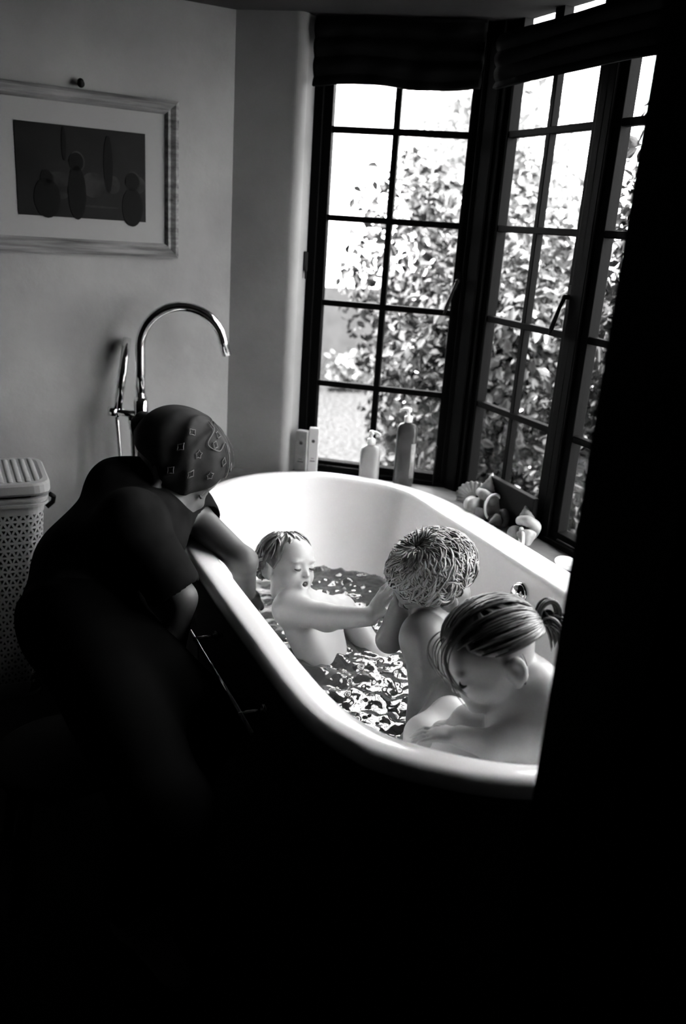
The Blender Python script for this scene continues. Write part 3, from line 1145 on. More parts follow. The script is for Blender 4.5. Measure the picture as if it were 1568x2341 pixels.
md = lb.modifiers.new('solid', 'SOLIDIFY'); md.thickness = .0006; md.offset = 1
adopt(r2_, lb)

# cartons standing in the left corner of the sill
def carton(u, off, w, d, h, rot, matc, label, tube_=False):
    b0 = onsill(u, off)
    root = empty('carton', label, 'carton', tuple(b0))
    ca, sa = math.cos(rot), math.sin(rot)
    ex = D1 * ca + N1 * sa
    ey = -D1 * sa + N1 * ca
    Rm = np.array([ex, ey, [0, 0, 1]]).T
    body = MB().box(b0 + np.array([0, 0, h / 2 + .0005]), (w, d, h / 2), Rm).build('box', matc, bevel=.0015)
    ts = []
    mb = MB()
    mb.box(b0 + np.array([0, 0, h * .30]) + ey * (d + .0003), (w * .55, .0004, .0016), Rm)
    ts.append(mb.build('printed_line', M['ink']))
    mb = MB()
    mb.box(b0 + np.array([0, 0, h * .36]) + ey * (d + .0003), (w * .35, .0004, .0010), Rm)
    ts.append(mb.build('printed_line', M['ink']))
    mb = MB()
    mb.lathe(b0 + np.array([0, 0, h * .74]) + ey * (d + .0002), [(.006, 0), (.006, .0006), (.0035, .0007)], 14, axis=ey)
    ts.append(mb.build('printed_mark', M['ink']))
    mb = MB()
    mb.box(b0 + np.array([0, 0, h + .0012]) + ey * -.001, (w * .97, d * .9, .0012), Rm)
    fl = mb.build('top_flap', M['carton_pale'])
    adopt(root, body, *ts, fl)
    return root
carton(688, .070, .020, .014, .150, .10, M['carton'], 'grey toiletry carton, left of the two standing in the window corner')
carton(713, .055, .016, .014, .160, -.15, M['carton_pale'], 'pale toiletry carton, right of the two standing in the window corner')
b0 = onsill(710, .125)
ds = empty('soap_dish', 'small round white pot in front of the cartons on the sill', 'pot', tuple(b0))
x_ = MB().lathe(b0, [(.014, 0), (.0155, .003), (.0155, .010)], 24).build('pot', M['pump_white'])
y_ = MB().lathe(b0 + np.array([0, 0, .010]), [(.0165, 0), (.0165, .007), (.014, .009), (0, .0095)], 24).build('lid', M['soap'])
adopt(ds, x_, y_)

# ------------------------------------------------------------------ shells, board and soap on the right-hand ledge
LZ = .5785
def led(u, v, z): return atz(u, v, z)
# scallop fan shell (left)
def fan(c, up, fw, R, ribs, name, label, m1, open_=.9, depth=.3):
    up = np.array(up, float); up /= np.linalg.norm(up)
    fw = np.array(fw, float); fw -= up * (fw @ up); fw /= np.linalg.norm(fw)
    sd = np.cross(up, fw)
    vs = []
    na, nr = ribs * 6, 14
    for j in range(nr + 1):
        r = j / nr
        for i in range(na + 1):
            a = (i / na - .5) * 2 * open_ * PI / 1.7
            rib = 1 + .035 * math.cos(2 * PI * i / 6) * r
            rr = R * r * rib * (1 - .10 * (abs(a) / 1.6) ** 2)
            h = depth * R * (math.sin(min(1, r) * PI * .62)) * math.cos(a * .8) + .012 * R * math.cos(2 * PI * i / 6) * r * 2
            vs.append(np.array(c) + up * rr * math.cos(a) + sd * rr * math.sin(a) + fw * h)
    fs = [(j * (na + 1) + i, j * (na + 1) + i + 1, (j + 1) * (na + 1) + i + 1, (j + 1) * (na + 1) + i) for j in range(nr) for i in range(na)]
    o = MB().add(vs, fs, True).build(name, m1)
    md = o.modifiers.new('solid', 'SOLIDIFY'); md.thickness = .002; md.offset = 0
    tag(o, label, 'shell')
    return o
cf = atz(1084, 1140, LZ + .012)
fan(cf, (-.25, .25, 1), (-.75, -.75, .15), .062, 13, 'scallop_shell', 'grey ribbed fan shell standing upright, leftmost of the shells by the tub rim', M['shell'], depth=.30)
# conch with a pointed spire and a curled lip
def conch(c, axis, R, L, name, label, m1, turns=3.3, lip=None):
    axis = np.array(axis, float); axis /= np.linalg.norm(axis)
    a = np.array([0, 0, 1.0]) if abs(axis[2]) < .9 else np.array([1.0, 0, 0])
    x = np.cross(a, axis); x /= np.linalg.norm(x)
    y = np.cross(axis, x)
    pts, rad = [], []
    n = int(turns * 26)
    for i in range(n + 1):
        t = i / n
        q = turns * 2 * PI * t
        g = t ** 1.5
        rr = R * .72 * g
        pts.append(np.array(c) + axis * (L * (.5 - g * .72)) + x * rr * math.cos(q) + y * rr * math.sin(q))
        rad.append(.0015 + R * .50 * g * (1 + .07 * math.sin(q * 5.0)))
    mb = MB().tube(pts, rad, 22)
    # body taper towards the siphon
    e = np.array(c) - axis * L * .22
    mb.lathe(e, [(R * .65, .0), (R * .62, L * .05), (R * .42, L * .18), (R * .2, L * .32), (R * .08, L * .42)], 22, axis=-axis)
    # spire
    mb.lathe(np.array(c) + axis * L * .20, [(R * .55, 0), (R * .42, L * .07), (R * .46, L * .08), (R * .28, L * .17), (R * .31, L * .18), (R * .15, L * .27), (R * .17, L * .28), (R * .03, L * .38)], 20, axis=axis)
    o = mb.build(name, m1)
    tag(o, label, 'shell')
    if lip is not None:
        lp = MB()
        t0, r0 = lip
        t0 = np.array(t0, float); t0 /= np.linalg.norm(t0)
        u = np.cross(axis, t0)
        cc = np.array(c) + t0 * R * .75 - axis * L * .1
        loop = [cc + axis * L * .26 * math.cos(q) + u * R * r0 * .7 * math.sin(q) + t0 * R * (.15 + .2 * math.sin(q)) for q in np.linspace(0, 2 * PI, 37)]
        lp.tube(loop, .0042, 8, caps=False)
        l2 = lp.build('shell_lip', M['shell_rim'], o)
        lp = MB()
        nn = len(loop) - 1
        lp.add([cc - t0 * R * .25] + loop[:-1], [(0, i + 1, (i + 1) % nn + 1) for i in range(nn)], True)
        lp.build('shell_opening', M['shell'], o)
    return o
tc = -AX[2] * .8 + np.array([0, 0, .3])
conch(atz(1108, 1142, LZ + .052), cdir(.30, -.92, .1), .050, .150, 'conch_shell', 'pale conch shell with pointed spire resting on the far corner of the tub rim', M['shell'], 3.2, lip=(cdir(.55, .2, -.8), .75))
conch(atz(1203, 1202, LZ + .040), cdir(.1, -.8, .45), .044, .125, 'conch_shell', 'conch shell with bright curved lip nearest the soap on the ledge', M['shell'], 3.0, lip=(cdir(-.5, .6, -.65), .8))
conch(atz(1150, 1182, LZ + .024), cdir(.75, -.3, .5), .030, .10, 'conch_shell', 'dark shell lying between the two pale conch shells', M['shell_dark'], 3.0)
# dark board leaning behind the shells
bA, bB = atx(1116, 1090, 1.512), atx(1226, 1150, 1.512)
bd = (bB - bA); bL = np.linalg.norm(bd); bd /= bL
upv = np.array([0, 0, 1.0])
nb = np.cross(bd, upv); nb /= np.linalg.norm(nb)
Rb = np.array([bd, nb, upv]).T
mid = (bA + bB) / 2
bh = (mid[2] + .012 - LZ) / 2
bo = MB().box((mid[0], mid[1], LZ + bh), (bL / 2, .010, bh), Rb).build('board', M['slate'], bevel=.003)
tag(bo, 'dark slate board standing on edge behind the shells', 'board')
# soap
sp = atz(1298, 1288, LZ + .014)
so = MB().ball(sp, (.030, .042, .0145), nu=32, nv=20).build('soap_bar', M['soap'])
tag(so, 'white oval soap bar on the ledge beside the door frame', 'soap')

# ------------------------------------------------------------------ low stool under the adult
stl = empty('stool', 'low dark wooden stool under the adult beside the bathtub', 'stool', (.17, 1.66, 0))
ps_ = []
ps_.append(MB().lathe((.17, 1.66, .26), [(.14, 0), (.15, .005), (.15, .022), (.14, .028)], 36).build('seat', M['stool']))
for sx in (-1, 1):
    for sy in (-1, 1):
        ps_.append(MB().tube([(.17 + sx * .085, 1.66 + sy * .085, .262), (.17 + sx * .125, 1.66 + sy * .125, 0)], [.015, .012], 12).build('leg', M['stool']))
adopt(stl, *ps_)
# ------------------------------------------------------------------ garden outside the windows
gz = -.25
g = MB().prism([(-6, 2.9), (1.3, 3.1), (1.9, 2.5), (1.9, -3), (26, -3), (26, 34), (-14, 34)], gz - .1, gz).build('ground_outside', M['lawn'])
tag(g, kind='structure')

def leaves(name, material, gen, n, size, parent):
    """n folded leaves at points from gen() -> (point, outward direction)"""
    V = np.zeros((n, 6, 3))
    for i in range(n):
        p, o = gen()
        o = np.array(o, float) + rng.normal(0, .75, 3)
        o /= np.linalg.norm(o)
        a = rng.normal(0, 1, 3)
        t = np.cross(o, a); t /= np.linalg.norm(t)
        b = np.cross(o, t)
        s = size * rng.uniform(.6, 1.35)
        w = s * .30
        V[i, 0] = p - t * s * .5
        V[i, 1] = p - t * s * .10 + b * w + o * s * .08
        V[i, 2] = p + t * s * .22 + b * w * .75 + o * s * .06
        V[i, 3] = p + t * s * .55 - o * s * .08
        V[i, 4] = p + t * s * .22 - b * w * .75 + o * s * .06
        V[i, 5] = p - t * s * .10 - b * w + o * s * .08
    base = np.arange(n)[:, None] * 6
    Fq = np.concatenate([base + np.array([[0, 1, 2, 3]]), base + np.array([[0, 3, 4, 5]])]).astype(np.int32)
    me = bpy.data.meshes.new(name)
    me.vertices.add(n * 6)
    me.vertices.foreach_set('co', V.astype(np.float32).ravel())
    me.loops.add(Fq.size)
    me.loops.foreach_set('vertex_index', Fq.ravel())
    me.polygons.add(len(Fq))
    me.polygons.foreach_set('loop_start', np.arange(0, Fq.size, 4, dtype=np.int32))
    me.update(calc_edges=True)
    me.validate()
    me.materials.append(material)
    o = bpy.data.objects.new(name, me)
    COL.objects.link(o)
    return o

def shrub(name, label, c, r, n, size, material, cat='shrub', bz=None, group=None, hollow=.55, stems=6):
    c = np.array(c, float); r = np.array(r, float)
    root = empty(name, label, cat, (c[0], c[1], gz), group)
    lumps = [(rng.normal(0, .33, 3) * r, rng.uniform(.45, .75)) for _ in range(12)] + [(np.zeros(3), .8)]
    def gen():
        while True:
            lc, lr = lumps[rng.integers(len(lumps))]
            d = rng.normal(0, 1, 3); d /= np.linalg.norm(d)
            q = lc + d * r * lr * rng.uniform(hollow, 1.0) ** .5
            p = c + q
            if p[2] < gz + .02: continue
            if name != 'garden_tree' and p[0] < 1.95 and p[1] < yC + .3: continue
            if (p - P1) @ N1 > -.20: continue
            return p, d + np.array([0, 0, .4])
    f = leaves('foliage', material, gen, n, size, root)
    mb = MB()
    for k in range(stems):
        q = 2 * PI * k / stems
        e_ = c + np.array([math.cos(q) * r[0] * .5, math.sin(q) * r[1] * .5, r[2] * .5])
        mb.tube([(c[0] + .04 * math.cos(q), c[1] + .04 * math.sin(q), gz), (c[0] + (e_[0] - c[0]) * .4, c[1] + (e_[1] - c[1]) * .4, (gz + c[2]) / 2), e_], [.03 * r[0] + .008, .02 * r[0] + .006, .004], 7)
    s = mb.build('stems', M['bark'])
    adopt(root, f, s)
    return root

def gp(u, v, D): return at(u, v, D)
# bush filling the right half of the corner window
c1 = gp(1000, 830, 4.1)
shrub('leafy_bush', 'broad-leaved bush filling the right half of the corner window', (c1[0] + .38, c1[1] - .05, .70), (.50, .5, .80), 9000, .055, M['leaf'], hollow=.3)
c2 = gp(1075, 640, 5.3)
shrub('leafy_bush', 'paler taller bush seen over the nearer bush in the corner window', (c2[0] + .62, c2[1] + .3, .9), (.62, .6, .85), 5000, .06, M['leaf_far'], hollow=.2)
# hedge of separate shrubs right outside the casements
hz = [(2.66, 3.45, .58, .60, .44, .92), (2.45, 2.62, .56, .42, .38, .88), (2.50, 1.88, .62, .45, .38, .92), (2.85, 4.45, .66, .6, .5, 1.0)]
lab = ['dark glossy shrub outside the left casement of the right wall', 'dark glossy shrub outside the mullion between the two casements', 'dark glossy shrub outside the casement nearest the door', 'dark shrub farthest out beside the right wall casements']
for (x, y, z, rx, ry, rz), l in zip(hz, lab):
    shrub('dark_shrub', l, (x, y, z), (rx, ry, rz), 11000, .052, M['leaf_dark'], group=None, hollow=.35)
# trees farther out
tl = [((4.0, 5.9, 1.6), (.95, .9, 1.1), 'airy tree standing behind the shrubs outside the right casements'), ((5.6, 9.4, 1.9), (1.1, .9, 1.2), 'pale tree beyond the bush in the corner window'), ((4.6, 3.7, 1.6), (1.0, 1.0, 1.15), 'airy tree farthest right beyond the casement by the door')]
for c, r, l in tl:
    shrub('garden_tree', l, c, r, 6000, .08, M['leaf_far'], 'tree', hollow=.1)

# white outbuilding across the garden, left half of the corner window
bl = gp(800, 657, 9.0)
yb = bl[1]
zt = bl[2]
bld = empty('outbuilding', 'white rendered outbuilding across the garden behind the corner window', 'building', (bl[0] - .6, yb + 1, gz))
x0, x1 = bl[0] - 3.2, aty(872, 600, yb)[0]
w_ = MB().box(((x0 + x1) / 2, yb + 1.2, (zt + 2.9) / 2), ((x1 - x0) / 2, 1.2, (2.9 - zt) / 2)).build('wall', M['white_render'])
pl_ = MB().box(((x0 + x1) / 2, yb + 1.18, (zt + gz) / 2), ((x1 - x0) / 2 + .02, 1.2, (zt - gz) / 2)).build('plinth', M['plinth'])
rf = MB().add([(x0 - .2, yb - .2, 2.9), (x1 + .2, yb - .2, 2.9), (x1 + .2, yb + 2.6, 2.9), (x0 - .2, yb + 2.6, 2.9), (x0, yb + 1.2, 3.9), (x1, yb + 1.2, 3.9)],
              [(0, 1, 2, 3), (0, 4, 5, 1), (2, 5, 4, 3), (0, 3, 4), (1, 5, 2)]).build('roof', M['roof'])
adopt(bld, w_, pl_, rf)
for k in range(5):
    p = np.array([x1 - .4 - .75 * k + rng.uniform(-.1, .1), yb - .35, gz + .22])
    shrub('low_plant', ['low plant at the foot of the outbuilding nearest the window bar', 'second low plant along the outbuilding wall', 'middle low plant along the outbuilding wall', 'fourth low plant along the outbuilding wall', 'low plant farthest left along the outbuilding wall'][k], p, (.34, .2, .26), 420, .08, M['leaf_far'], 'plant', hollow=.2, stems=4)

# roof of the house itself shades the strip beside the windows
rfm = MB().prism([(-1.9, -1.9), (1.84, -1.9), (1.84, 2.78), (1.3, 3.28), (-1.9, 3.28)], 2.13, 2.28).build('roof', M['roof'])
tag(rfm, kind='structure')

# ------------------------------------------------------------------ daylight
world = bpy.data.worlds.new('world')
SC.world = world
world.use_nodes = True
bgn = world.node_tree.nodes['Background']
bgn.inputs[0].default_value = (1, 1, 1, 1)
bgn.inputs[1].default_value = 1.0
sun_d = bpy.data.lights.new('sun', 'SUN')
sun_d.energy = 4.5
sun_d.angle = math.radians(3)
sun = bpy.data.objects.new('sun', sun_d)
COL.objects.link(sun)
sun.rotation_euler = Vector((.30, .38, -1.0)).to_track_quat('-Z', 'Y').to_euler()
SC.view_settings.view_transform = 'Standard'
SC.view_settings.look = 'None'
SC.view_settings.gamma = 1
SC.view_settings.exposure = 4.5
SC.view_settings.use_curve_mapping = False
SC.display_settings.display_device = 'sRGB'
# ------------------------------------------------------------------ people
def basis(F, U):
    """columns: X (the head's own left), Y face forward, Z up"""
    F = np.array(F, float); F /= np.linalg.norm(F)
    U = np.array(U, float); U -= F * (U @ F); U /= np.linalg.norm(U)
    X = np.cross(F, U)
    return np.array([X, F, U]).T

class Head:
    def __init__(s, c, F, U, S):
        s.c = np.array(c, float); s.B = basis(F, U); s.S = S
    def p(s, x, y, z):
        return s.c + s.B @ (np.array([x, y, z], float) * s.S)
    def sculpt(s, f, mouth=0.0, child=True):
        S, B, p = s.S, s.B, s.p
        e = lambda c, r, k, sub=False: f.ell(p(*c), np.array(r) * S, B, k * S, sub)
        e((0, -.07, .12), (.365, .44, .375), .05)
        e((0, .10, -.10), (.300, .30, .32), .12)
        e((0, .20, .20), (.27, .20, .20), .15)             # forehead
        for q in (-1, 1):
            e((q * .165, .20, -.17), (.125, .14, .125), .10)   # cheek
            e((q * .155, .435, .005), (.085, .07, .055), .06, True)   # socket
            e((q * .150, .325, -.010), (.078, .075, .066), .012)      # closed lid ball
            e((q * .15, .365, .085), (.09, .05, .022), .06)           # brow
        e((0, .30, -.385), (.105, .105, .085), .10)         # chin
        f.cap(p(0, .36, .02), p(0, .435, -.125), .020 * S, .040 * S, .05 * S)
        for q in (-1, 1):
            e((q * .042, .405, -.135), (.030, .035, .026), .03)
            e((q * .024, .430, -.168), (.014, .018, .014), .012, True)
        e((0, .345, -.255), (.11, .065, .085), .06)
        f.cap(p(-.075, .375, -.225), p(.075, .375, -.225), .020 * S, None, .025 * S)
        if mouth:
            e((0, .43, -.268), (.062, .11, .045 * mouth), .015, True)
            f.cap(p(-.058, .372, -.30 - .02 * mouth), p(.058, .372, -.30 - .02 * mouth), .022 * S, None, .02 * S)
        else:
            f.cap(p(-.062, .375, -.283), p(.062, .375, -.283), .024 * S, None, .02 * S)
            f.cap(p(-.08, .412, -.254), p(.08, .412, -.254), .007 * S, None, .012 * S, True)
        for q in (-1, 1):                                   # ears
            e((q * .375, -.050, -.055), (.050, .085, .120), .02)
            e((q * .410, -.080, -.035), (.034, .100, .145), .012)
            e((q * .455, -.062, -.040), (.034, .055, .092), .010, True)
            e((q * .385, -.035, -.170), (.030, .040, .042), .015)
            e((q * .420, -.035, -.055), (.016, .018, .030), .010)
    def lids(s, parent, open_=0.0):
        for q in (-1, 1):
            pts = []
            for t in np.linspace(-1, 1, 11):
                x = q * .150 + .068 * t
                z = -.022 - .020 * (1 - t * t)
                pts.append(s.p(x, .325 + .078 * math.sqrt(max(0, 1 - (t * .80) ** 2)) + .002, z))
            mb = MB().tube(pts, [.0035 * s.S / .2 * (.35 + .65 * (1 - abs(t) ** 3)) for t in np.linspace(-1, 1, 11)], 6)
            mb.build('eyelashes', M['eye_line'], parent)
    def mouth_in(s, parent, m):
        mb = MB().ball(s.p(0, .345, -.268), np.array([.060, .05, .042 * m]) * s.S, s.B)
        mb.build('mouth', M['mouth'], parent)
    def scalp(s, th, ph, lift=0.0):
        """th: angle from the crown, ph: 0 = front"""
        a, b, c = .375 + lift, .450 + lift, .385 + lift
        return s.p(a * math.sin(th) * math.sin(ph), -.07 + b * math.sin(th) * math.cos(ph), .12 + c * math.cos(th))

def hand(f, wrist, d, n, size, curl=.25, spread=.18, side=1, k=.004, thumb_out=.7):
    """wrist point, d: direction of the fingers, n: back of the hand, side: +1/-1 thumb side"""
    d = np.array(d, float); d /= np.linalg.norm(d)
    n = np.array(n, float); n -= d * (n @ d); n /= np.linalg.norm(n)
    x = np.cross(d, n) * side
    L = size
    B = np.array([x, d, n]).T
    pc = wrist + d * L * .27
    f.ell(pc, np.array([.215, .29, .095]) * L, B, .008)
    f.ell(pc + x * L * .10 - d * L * .03 - n * L * .02, np.array([.12, .20, .09]) * L, B, .008)
    lens = [.40, .45, .42, .32]
    for i in range(4):
        o = .165 - .11 * i
        b = wrist + d * L * (.46 - .02 * abs(i - 1)) + x * L * o
        dd = d + x * spread * (1.2 - i * .8)
        dd /= np.linalg.norm(dd)
        P = [b]
        a = curl * .5
        for j, sg in enumerate((.45, .32, .23)):
            v = dd * math.cos(a) - n * math.sin(a)
            P.append(P[-1] + v * L * lens[i] * sg)
            a += curl * (1.2 if j == 0 else .9)
        f.chain(P, [L * .050, L * .046, L * .041, L * .034], k)
    t0 = wrist + d * L * .14 + x * L * .15
    t1 = t0 + (x * thumb_out + d * .75 - n * .15) * L * .19
    t2 = t1 + (x * thumb_out * .6 + d * .9 - n * .2) * L * .17
    t3 = t2 + (x * thumb_out * .25 + d * 1.0 - n * .25) * L * .12
    f.chain([t0, t1, t2, t3], [L * .066, L * .054, L * .048, L * .038], k * 1.5)

def locks(H, paths, r0, mat_, parent, name='hair_locks', seg=6):
    mb = MB()
    for P, r in paths:
        n = len(P)
        rr = [r0 * r * (.55 + .6 * math.sin(PI * min(1, (i + .6) / n))) * (1 if i < n - 1 else .25) for i in range(n)]
        mb.tube(P, rr, seg, caps=True, flat=.8)
    return mb.build(name, mat_, parent)

def hair_cap(H, hairline, thick, mat_, parent, res=.0035, ridges=None, extra=None, dropback=-.35):
    """a soft shell over the skull. hairline(phi) -> polar angle where it ends"""
    nt, npn = 46, 120
    vs = []
    for j in range(nt + 1):
        for i in range(npn):
            ph = 2 * PI * i / npn
            th = hairline(ph) * j / nt
            edge = min(1, (1 - j / nt) * 6)
            l = thick * (.25 + .75 * edge ** .6)
            if ridges: l += ridges(th, ph) * edge
            vs.append(H.scalp(th, ph, l))
    fs = [(j * npn + i, j * npn + (i + 1) % npn, (j + 1) * npn + (i + 1) % npn, (j + 1) * npn + i) for j in range(nt) for i in range(npn)]
    mb = MB().add(vs, fs, True)
    o = mb.build('hair', mat_, parent)
    md = o.modifiers.new('solid', 'SOLIDIFY'); md.thickness = .004; md.offset = -1
    return o

def angd(a):
    return (a + PI) % (2 * PI) - PI

# ============================================================ child reclining at the far end
S1 = .168
H1 = Head(at(659, 1294, 2.25), cdir(.72, .0, -.69), cdir(.06, -.99, -.06), S1)
kid1 = None
sh = at(662, 1392, 2.20)                      # right shoulder
f = Field(np.minimum(H1.c, sh) - [.22, .62, .40], np.maximum(H1.c, sh) + [.42, .22, .17], .0034)
H1.sculpt(f, mouth=1.15)
nk = H1.p(0, -.10, -.40)
sh2 = sh + np.array([.185, .07, -.055])      # far shoulder
mid = (sh + sh2) / 2 + np.array([.0, .0, -.015])
f.cap(nk, mid + np.array([0, .0, .01]), .036, .044, .03)
f.cap(sh * .85 + mid * .15, sh2 * .85 + mid * .15, .038, .038, .03)
hipc = np.array([.90, 1.62, .10])
ch = mid + (hipc - mid) * .36 + np.array([0, 0, -.075])
f.cap(mid + (hipc - mid) * .12, ch, .056, .062, .04)
f.cap(ch, hipc, .062, .066, .04)
f.cap(sh * .75 + ch * .25, ch * .6 + hipc * .4, .042, .05, .04)
# right arm, reaching out towards the second child
el = at(748, 1412, 2.13)
wrp = at(846, 1410, 1.995)
f.chain([sh, el, wrp], [.041, .033, .0225], .018)
f.ell(sh, .043, None, .02)
hd_ = cdir(.42, -.72, -.25)
hand(f, wrp, cdir(.55, -.80, -.10), cdir(-.55, -.50, -.55), .125, curl=.22, spread=.10, side=1, thumb_out=.8)
# left arm lies along the body, mostly under the water
f.chain([sh2, sh2 + np.array([.05, -.14, -.09]), sh2 + np.array([.02, -.27, -.10])], [.038, .032, .023], .015)
# legs under the water, one knee just breaking it
kn = atz(868, 1515, .30)
f.chain([kn + np.array([.02, .12, -.12]), kn, kn + np.array([.02, -.12, -.13])], [.046, .040, .03], .02)
f.cap(hipc, kn + np.array([.02, .12, -.12]), .06, .046, .03)
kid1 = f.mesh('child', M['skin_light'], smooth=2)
tag(kid1, 'child reclining in the bath at the far end, mouth open, one arm stretched out', 'person')
H1.lids(kid1)
H1.mouth_in(kid1, 1.1)
def hl1(ph):
    a = abs(angd(ph))
    return 1.02 + .95 * min(1, max(0, (a - .55) / .75)) ** 1.1 + .15 * min(1, max(0, (a - 1.6) / .8))
def rg1(th, ph):
    return .010 * math.sin(ph * 26 + 3 * math.sin(th * 4)) * math.sin(min(th, 1.5)) + .012 * math.sin(ph * 11 + th * 2)
h1o = hair_cap(H1, hl1, .030, M['hair_wet'], kid1, ridges=rg1)
paths = []
for i in range(70):
    ph = rng.uniform(PI * .40, PI * 1.60)
    P = []
    L = rng.uniform(.5, 1.25)
    for t in np.linspace(0, 1, 9):
        th = .35 + t * L * 1.35
        P.append(H1.scalp(th, ph + .25 * math.sin(t * 3 + i), .045 + .02 * math.sin(t * 5 + i) + (.03 * t * t)))
    paths.append((P, rng.uniform(.6, 1.2)))
for i in range(26):
    ph = rng.uniform(PI * .55, PI * .98)          # damp curls behind the head
    c0 = H1.scalp(1.9 + rng.uniform(-.3, .5), ph, .06)
    P = []
    ax = rng.normal(0, 1, 3); ax /= np.linalg.norm(ax)
    u = np.cross(ax, [0, 0, 1.0]); u /= np.linalg.norm(u)
    w = np.cross(ax, u)
    for t in np.linspace(0, 1, 14):
        q = t * 2 * PI * 1.2
        P.append(c0 + (u * math.cos(q) + w * math.sin(q)) * .011 + ax * t * .012)
    paths.append((P, .75))
locks(H1, paths, .0034, M['hair_wet'], h1o)

# ============================================================ child in the middle, head bowed
S2 = .192
H2 = Head(at(984, 1326, 1.86), cdir(-.84, .46, .10), cdir(-.28, -.72, -.62), S2)
sc_ = at(985, 1452, 1.90)
f = Field([.62, 1.02, .16], [1.20, 1.76, .84], .0036)
H2.sculpt(f)
nk = H2.p(0, -.16, -.38)
shl = at(968, 1460, 1.80)                     # the shoulder nearest the camera
shr = at(1010, 1425, 2.02)
ms = (shl + shr) / 2
f.cap(nk, ms, .036, .045, .03)
f.cap(shl, shr, .040, .040, .03)
hip = np.array([1.03, 1.30, .235])
f.cap(ms + (hip - ms) * .1, ms + (hip - ms) * .5, .070, .074, .04)
f.cap(ms + (hip - ms) * .5, hip, .074, .080, .04)
f.cap(shl, hip + np.array([-.04, -.03, 0]), .045, .07, .04)
# left arm straight down into the water
e1_ = at(972, 1545, 1.80)
f.chain([shl, e1_, e1_ + np.array([.0, .02, -.12])], [.038, .031, .022], .02)
# right arm: elbow in the water, forearm up, hand meeting the first child's hand
wr2 = at(912, 1385, 1.93)
e2_ = at(890, 1462, 1.96)
f.chain([shr, e2_ + np.array([.10, .05, .03]), e2_], [.036, .032, .029], .02)
f.chain([e2_, wr2], [.030, .022], .015)
hand(f, wr2, cdir(-.08, -.95, -.2), cdir(.9, .1, -.3), .105, curl=.45, spread=.06, side=1, thumb_out=.5)
# folded leg: knee above the water in front of the third child
kk = at(1040, 1590, 1.74)
f.chain([hip + np.array([-.02, -.04, .0]), kk, kk + np.array([-.08, .04, -.14])], [.058, .036, .028], .02)
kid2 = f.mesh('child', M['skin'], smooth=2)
tag(kid2, 'child in the middle of the bath with short tousled blond hair, head bowed', 'person')
H2.lids(kid2)
def hl2(ph):
    a = abs(angd(ph))
    return 1.05 + .75 * min(1, max(0, (a - .5) / .9)) + .12 * min(1, max(0, (a - 1.7) / .8))
def rg2(th, ph):
    return .022 * math.sin(ph * 5 + 4 * th) * math.sin(th * 5 + ph * 2) * min(1, th * 2) + .012 * math.sin(ph * 17 + th * 9)
h2o = hair_cap(H2, hl2, .055, M['hair_blond'], kid2, ridges=rg2)
paths = []
for i in range(1100):
    th0 = rng.uniform(.05, 1.3); ph0 = rng.uniform(0, 2 * PI)
    if th0 > hl2(ph0) - .25: continue
    P = []
    tw = rng.uniform(-.9, .9)
    L = rng.uniform(.35, .75)
    for t in np.linspace(0, 1, 9):
        th = th0 + L * t
        if th > hl2(ph0 + tw * t) + .08: th = hl2(ph0 + tw * t) + .08
        P.append(H2.scalp(th, ph0 + tw * t + .10 * math.sin(6 * t + i), .062 + .035 * math.sin(t * PI) + .012 * math.sin(9 * t + i)))
    paths.append((P, rng.uniform(.7, 1.5)))
for i in range(20):                           # the tuft standing at the crown
    q = i / 20 * 2 * PI
    d0 = H2.scalp(.15, q, .06)
    P = [d0 + (H2.p(.18 * math.sin(q), -.07 + .2 * math.cos(q), .12 + .52) - H2.p(.05 * math.sin(q), -.07, .12 + .44)) * t + H2.B[:, 0] * .004 * math.sin(7 * t + i) for t in np.linspace(0, 1, 6)]
    paths.append((P, 1.0))
locks(H2, paths, .0018, M['hair_blond'], h2o)

# ============================================================ child nearest the camera, profile
S3 = .184
H3 = Head(at(1118, 1500, 1.50), cdir(-.86, .46, -.17), cdir(-.46, -.83, -.30), S3)
f = Field([.60, .86, .16], [1.12, 1.36, .84], .0030)
H3.sculpt(f)
nk = H3.p(0, -.20, -.30)
c7 = at(1210, 1574, 1.51)
sl = at(1172, 1688, 1.47)                     # left shoulder, towards the camera
sr = at(1222, 1600, 1.60)
f.cap(nk, c7, .034, .042, .015)
f.cap(H3.p(0, -.20, -.25), c7 + cdir(-.6, .6, 0) * .010, .030, .038, .015)
f.cap(sl, sr, .031, .038, .035)
mt = (sl + sr) / 2
hip = np.array([.945, .985, .245])
f.cap(mt + np.array([0, 0, -.02]), mt * .5 + hip * .5, .066, .068, .045)
f.cap(mt * .5 + hip * .5, hip, .068, .078, .045)
f.ell(c7, .044, None, .02)
bk = at(1236, 1655, 1.52)
f.chain([c7, bk, bk * .4 + hip * .6], [.044, .060, .068], .05)
# left arm: upper arm down beside the body, forearm to the left over the water
el3 = at(1130, 1706, 1.46)
w3_ = at(1052, 1684, 1.51)
f.chain([sl, el3, w3_], [.030, .026, .020], .016)
hand(f, w3_, cdir(-.92, -.02, .25), cdir(.05, -.9, -.3), .105, curl=.25, spread=.12, side=1, thumb_out=.6)
# right arm behind, reaching between the knees
f.chain([sr, sr + np.array([-.06, .03, -.17]), at(1010, 1672, 1.60)], [.036, .030, .021], .016)
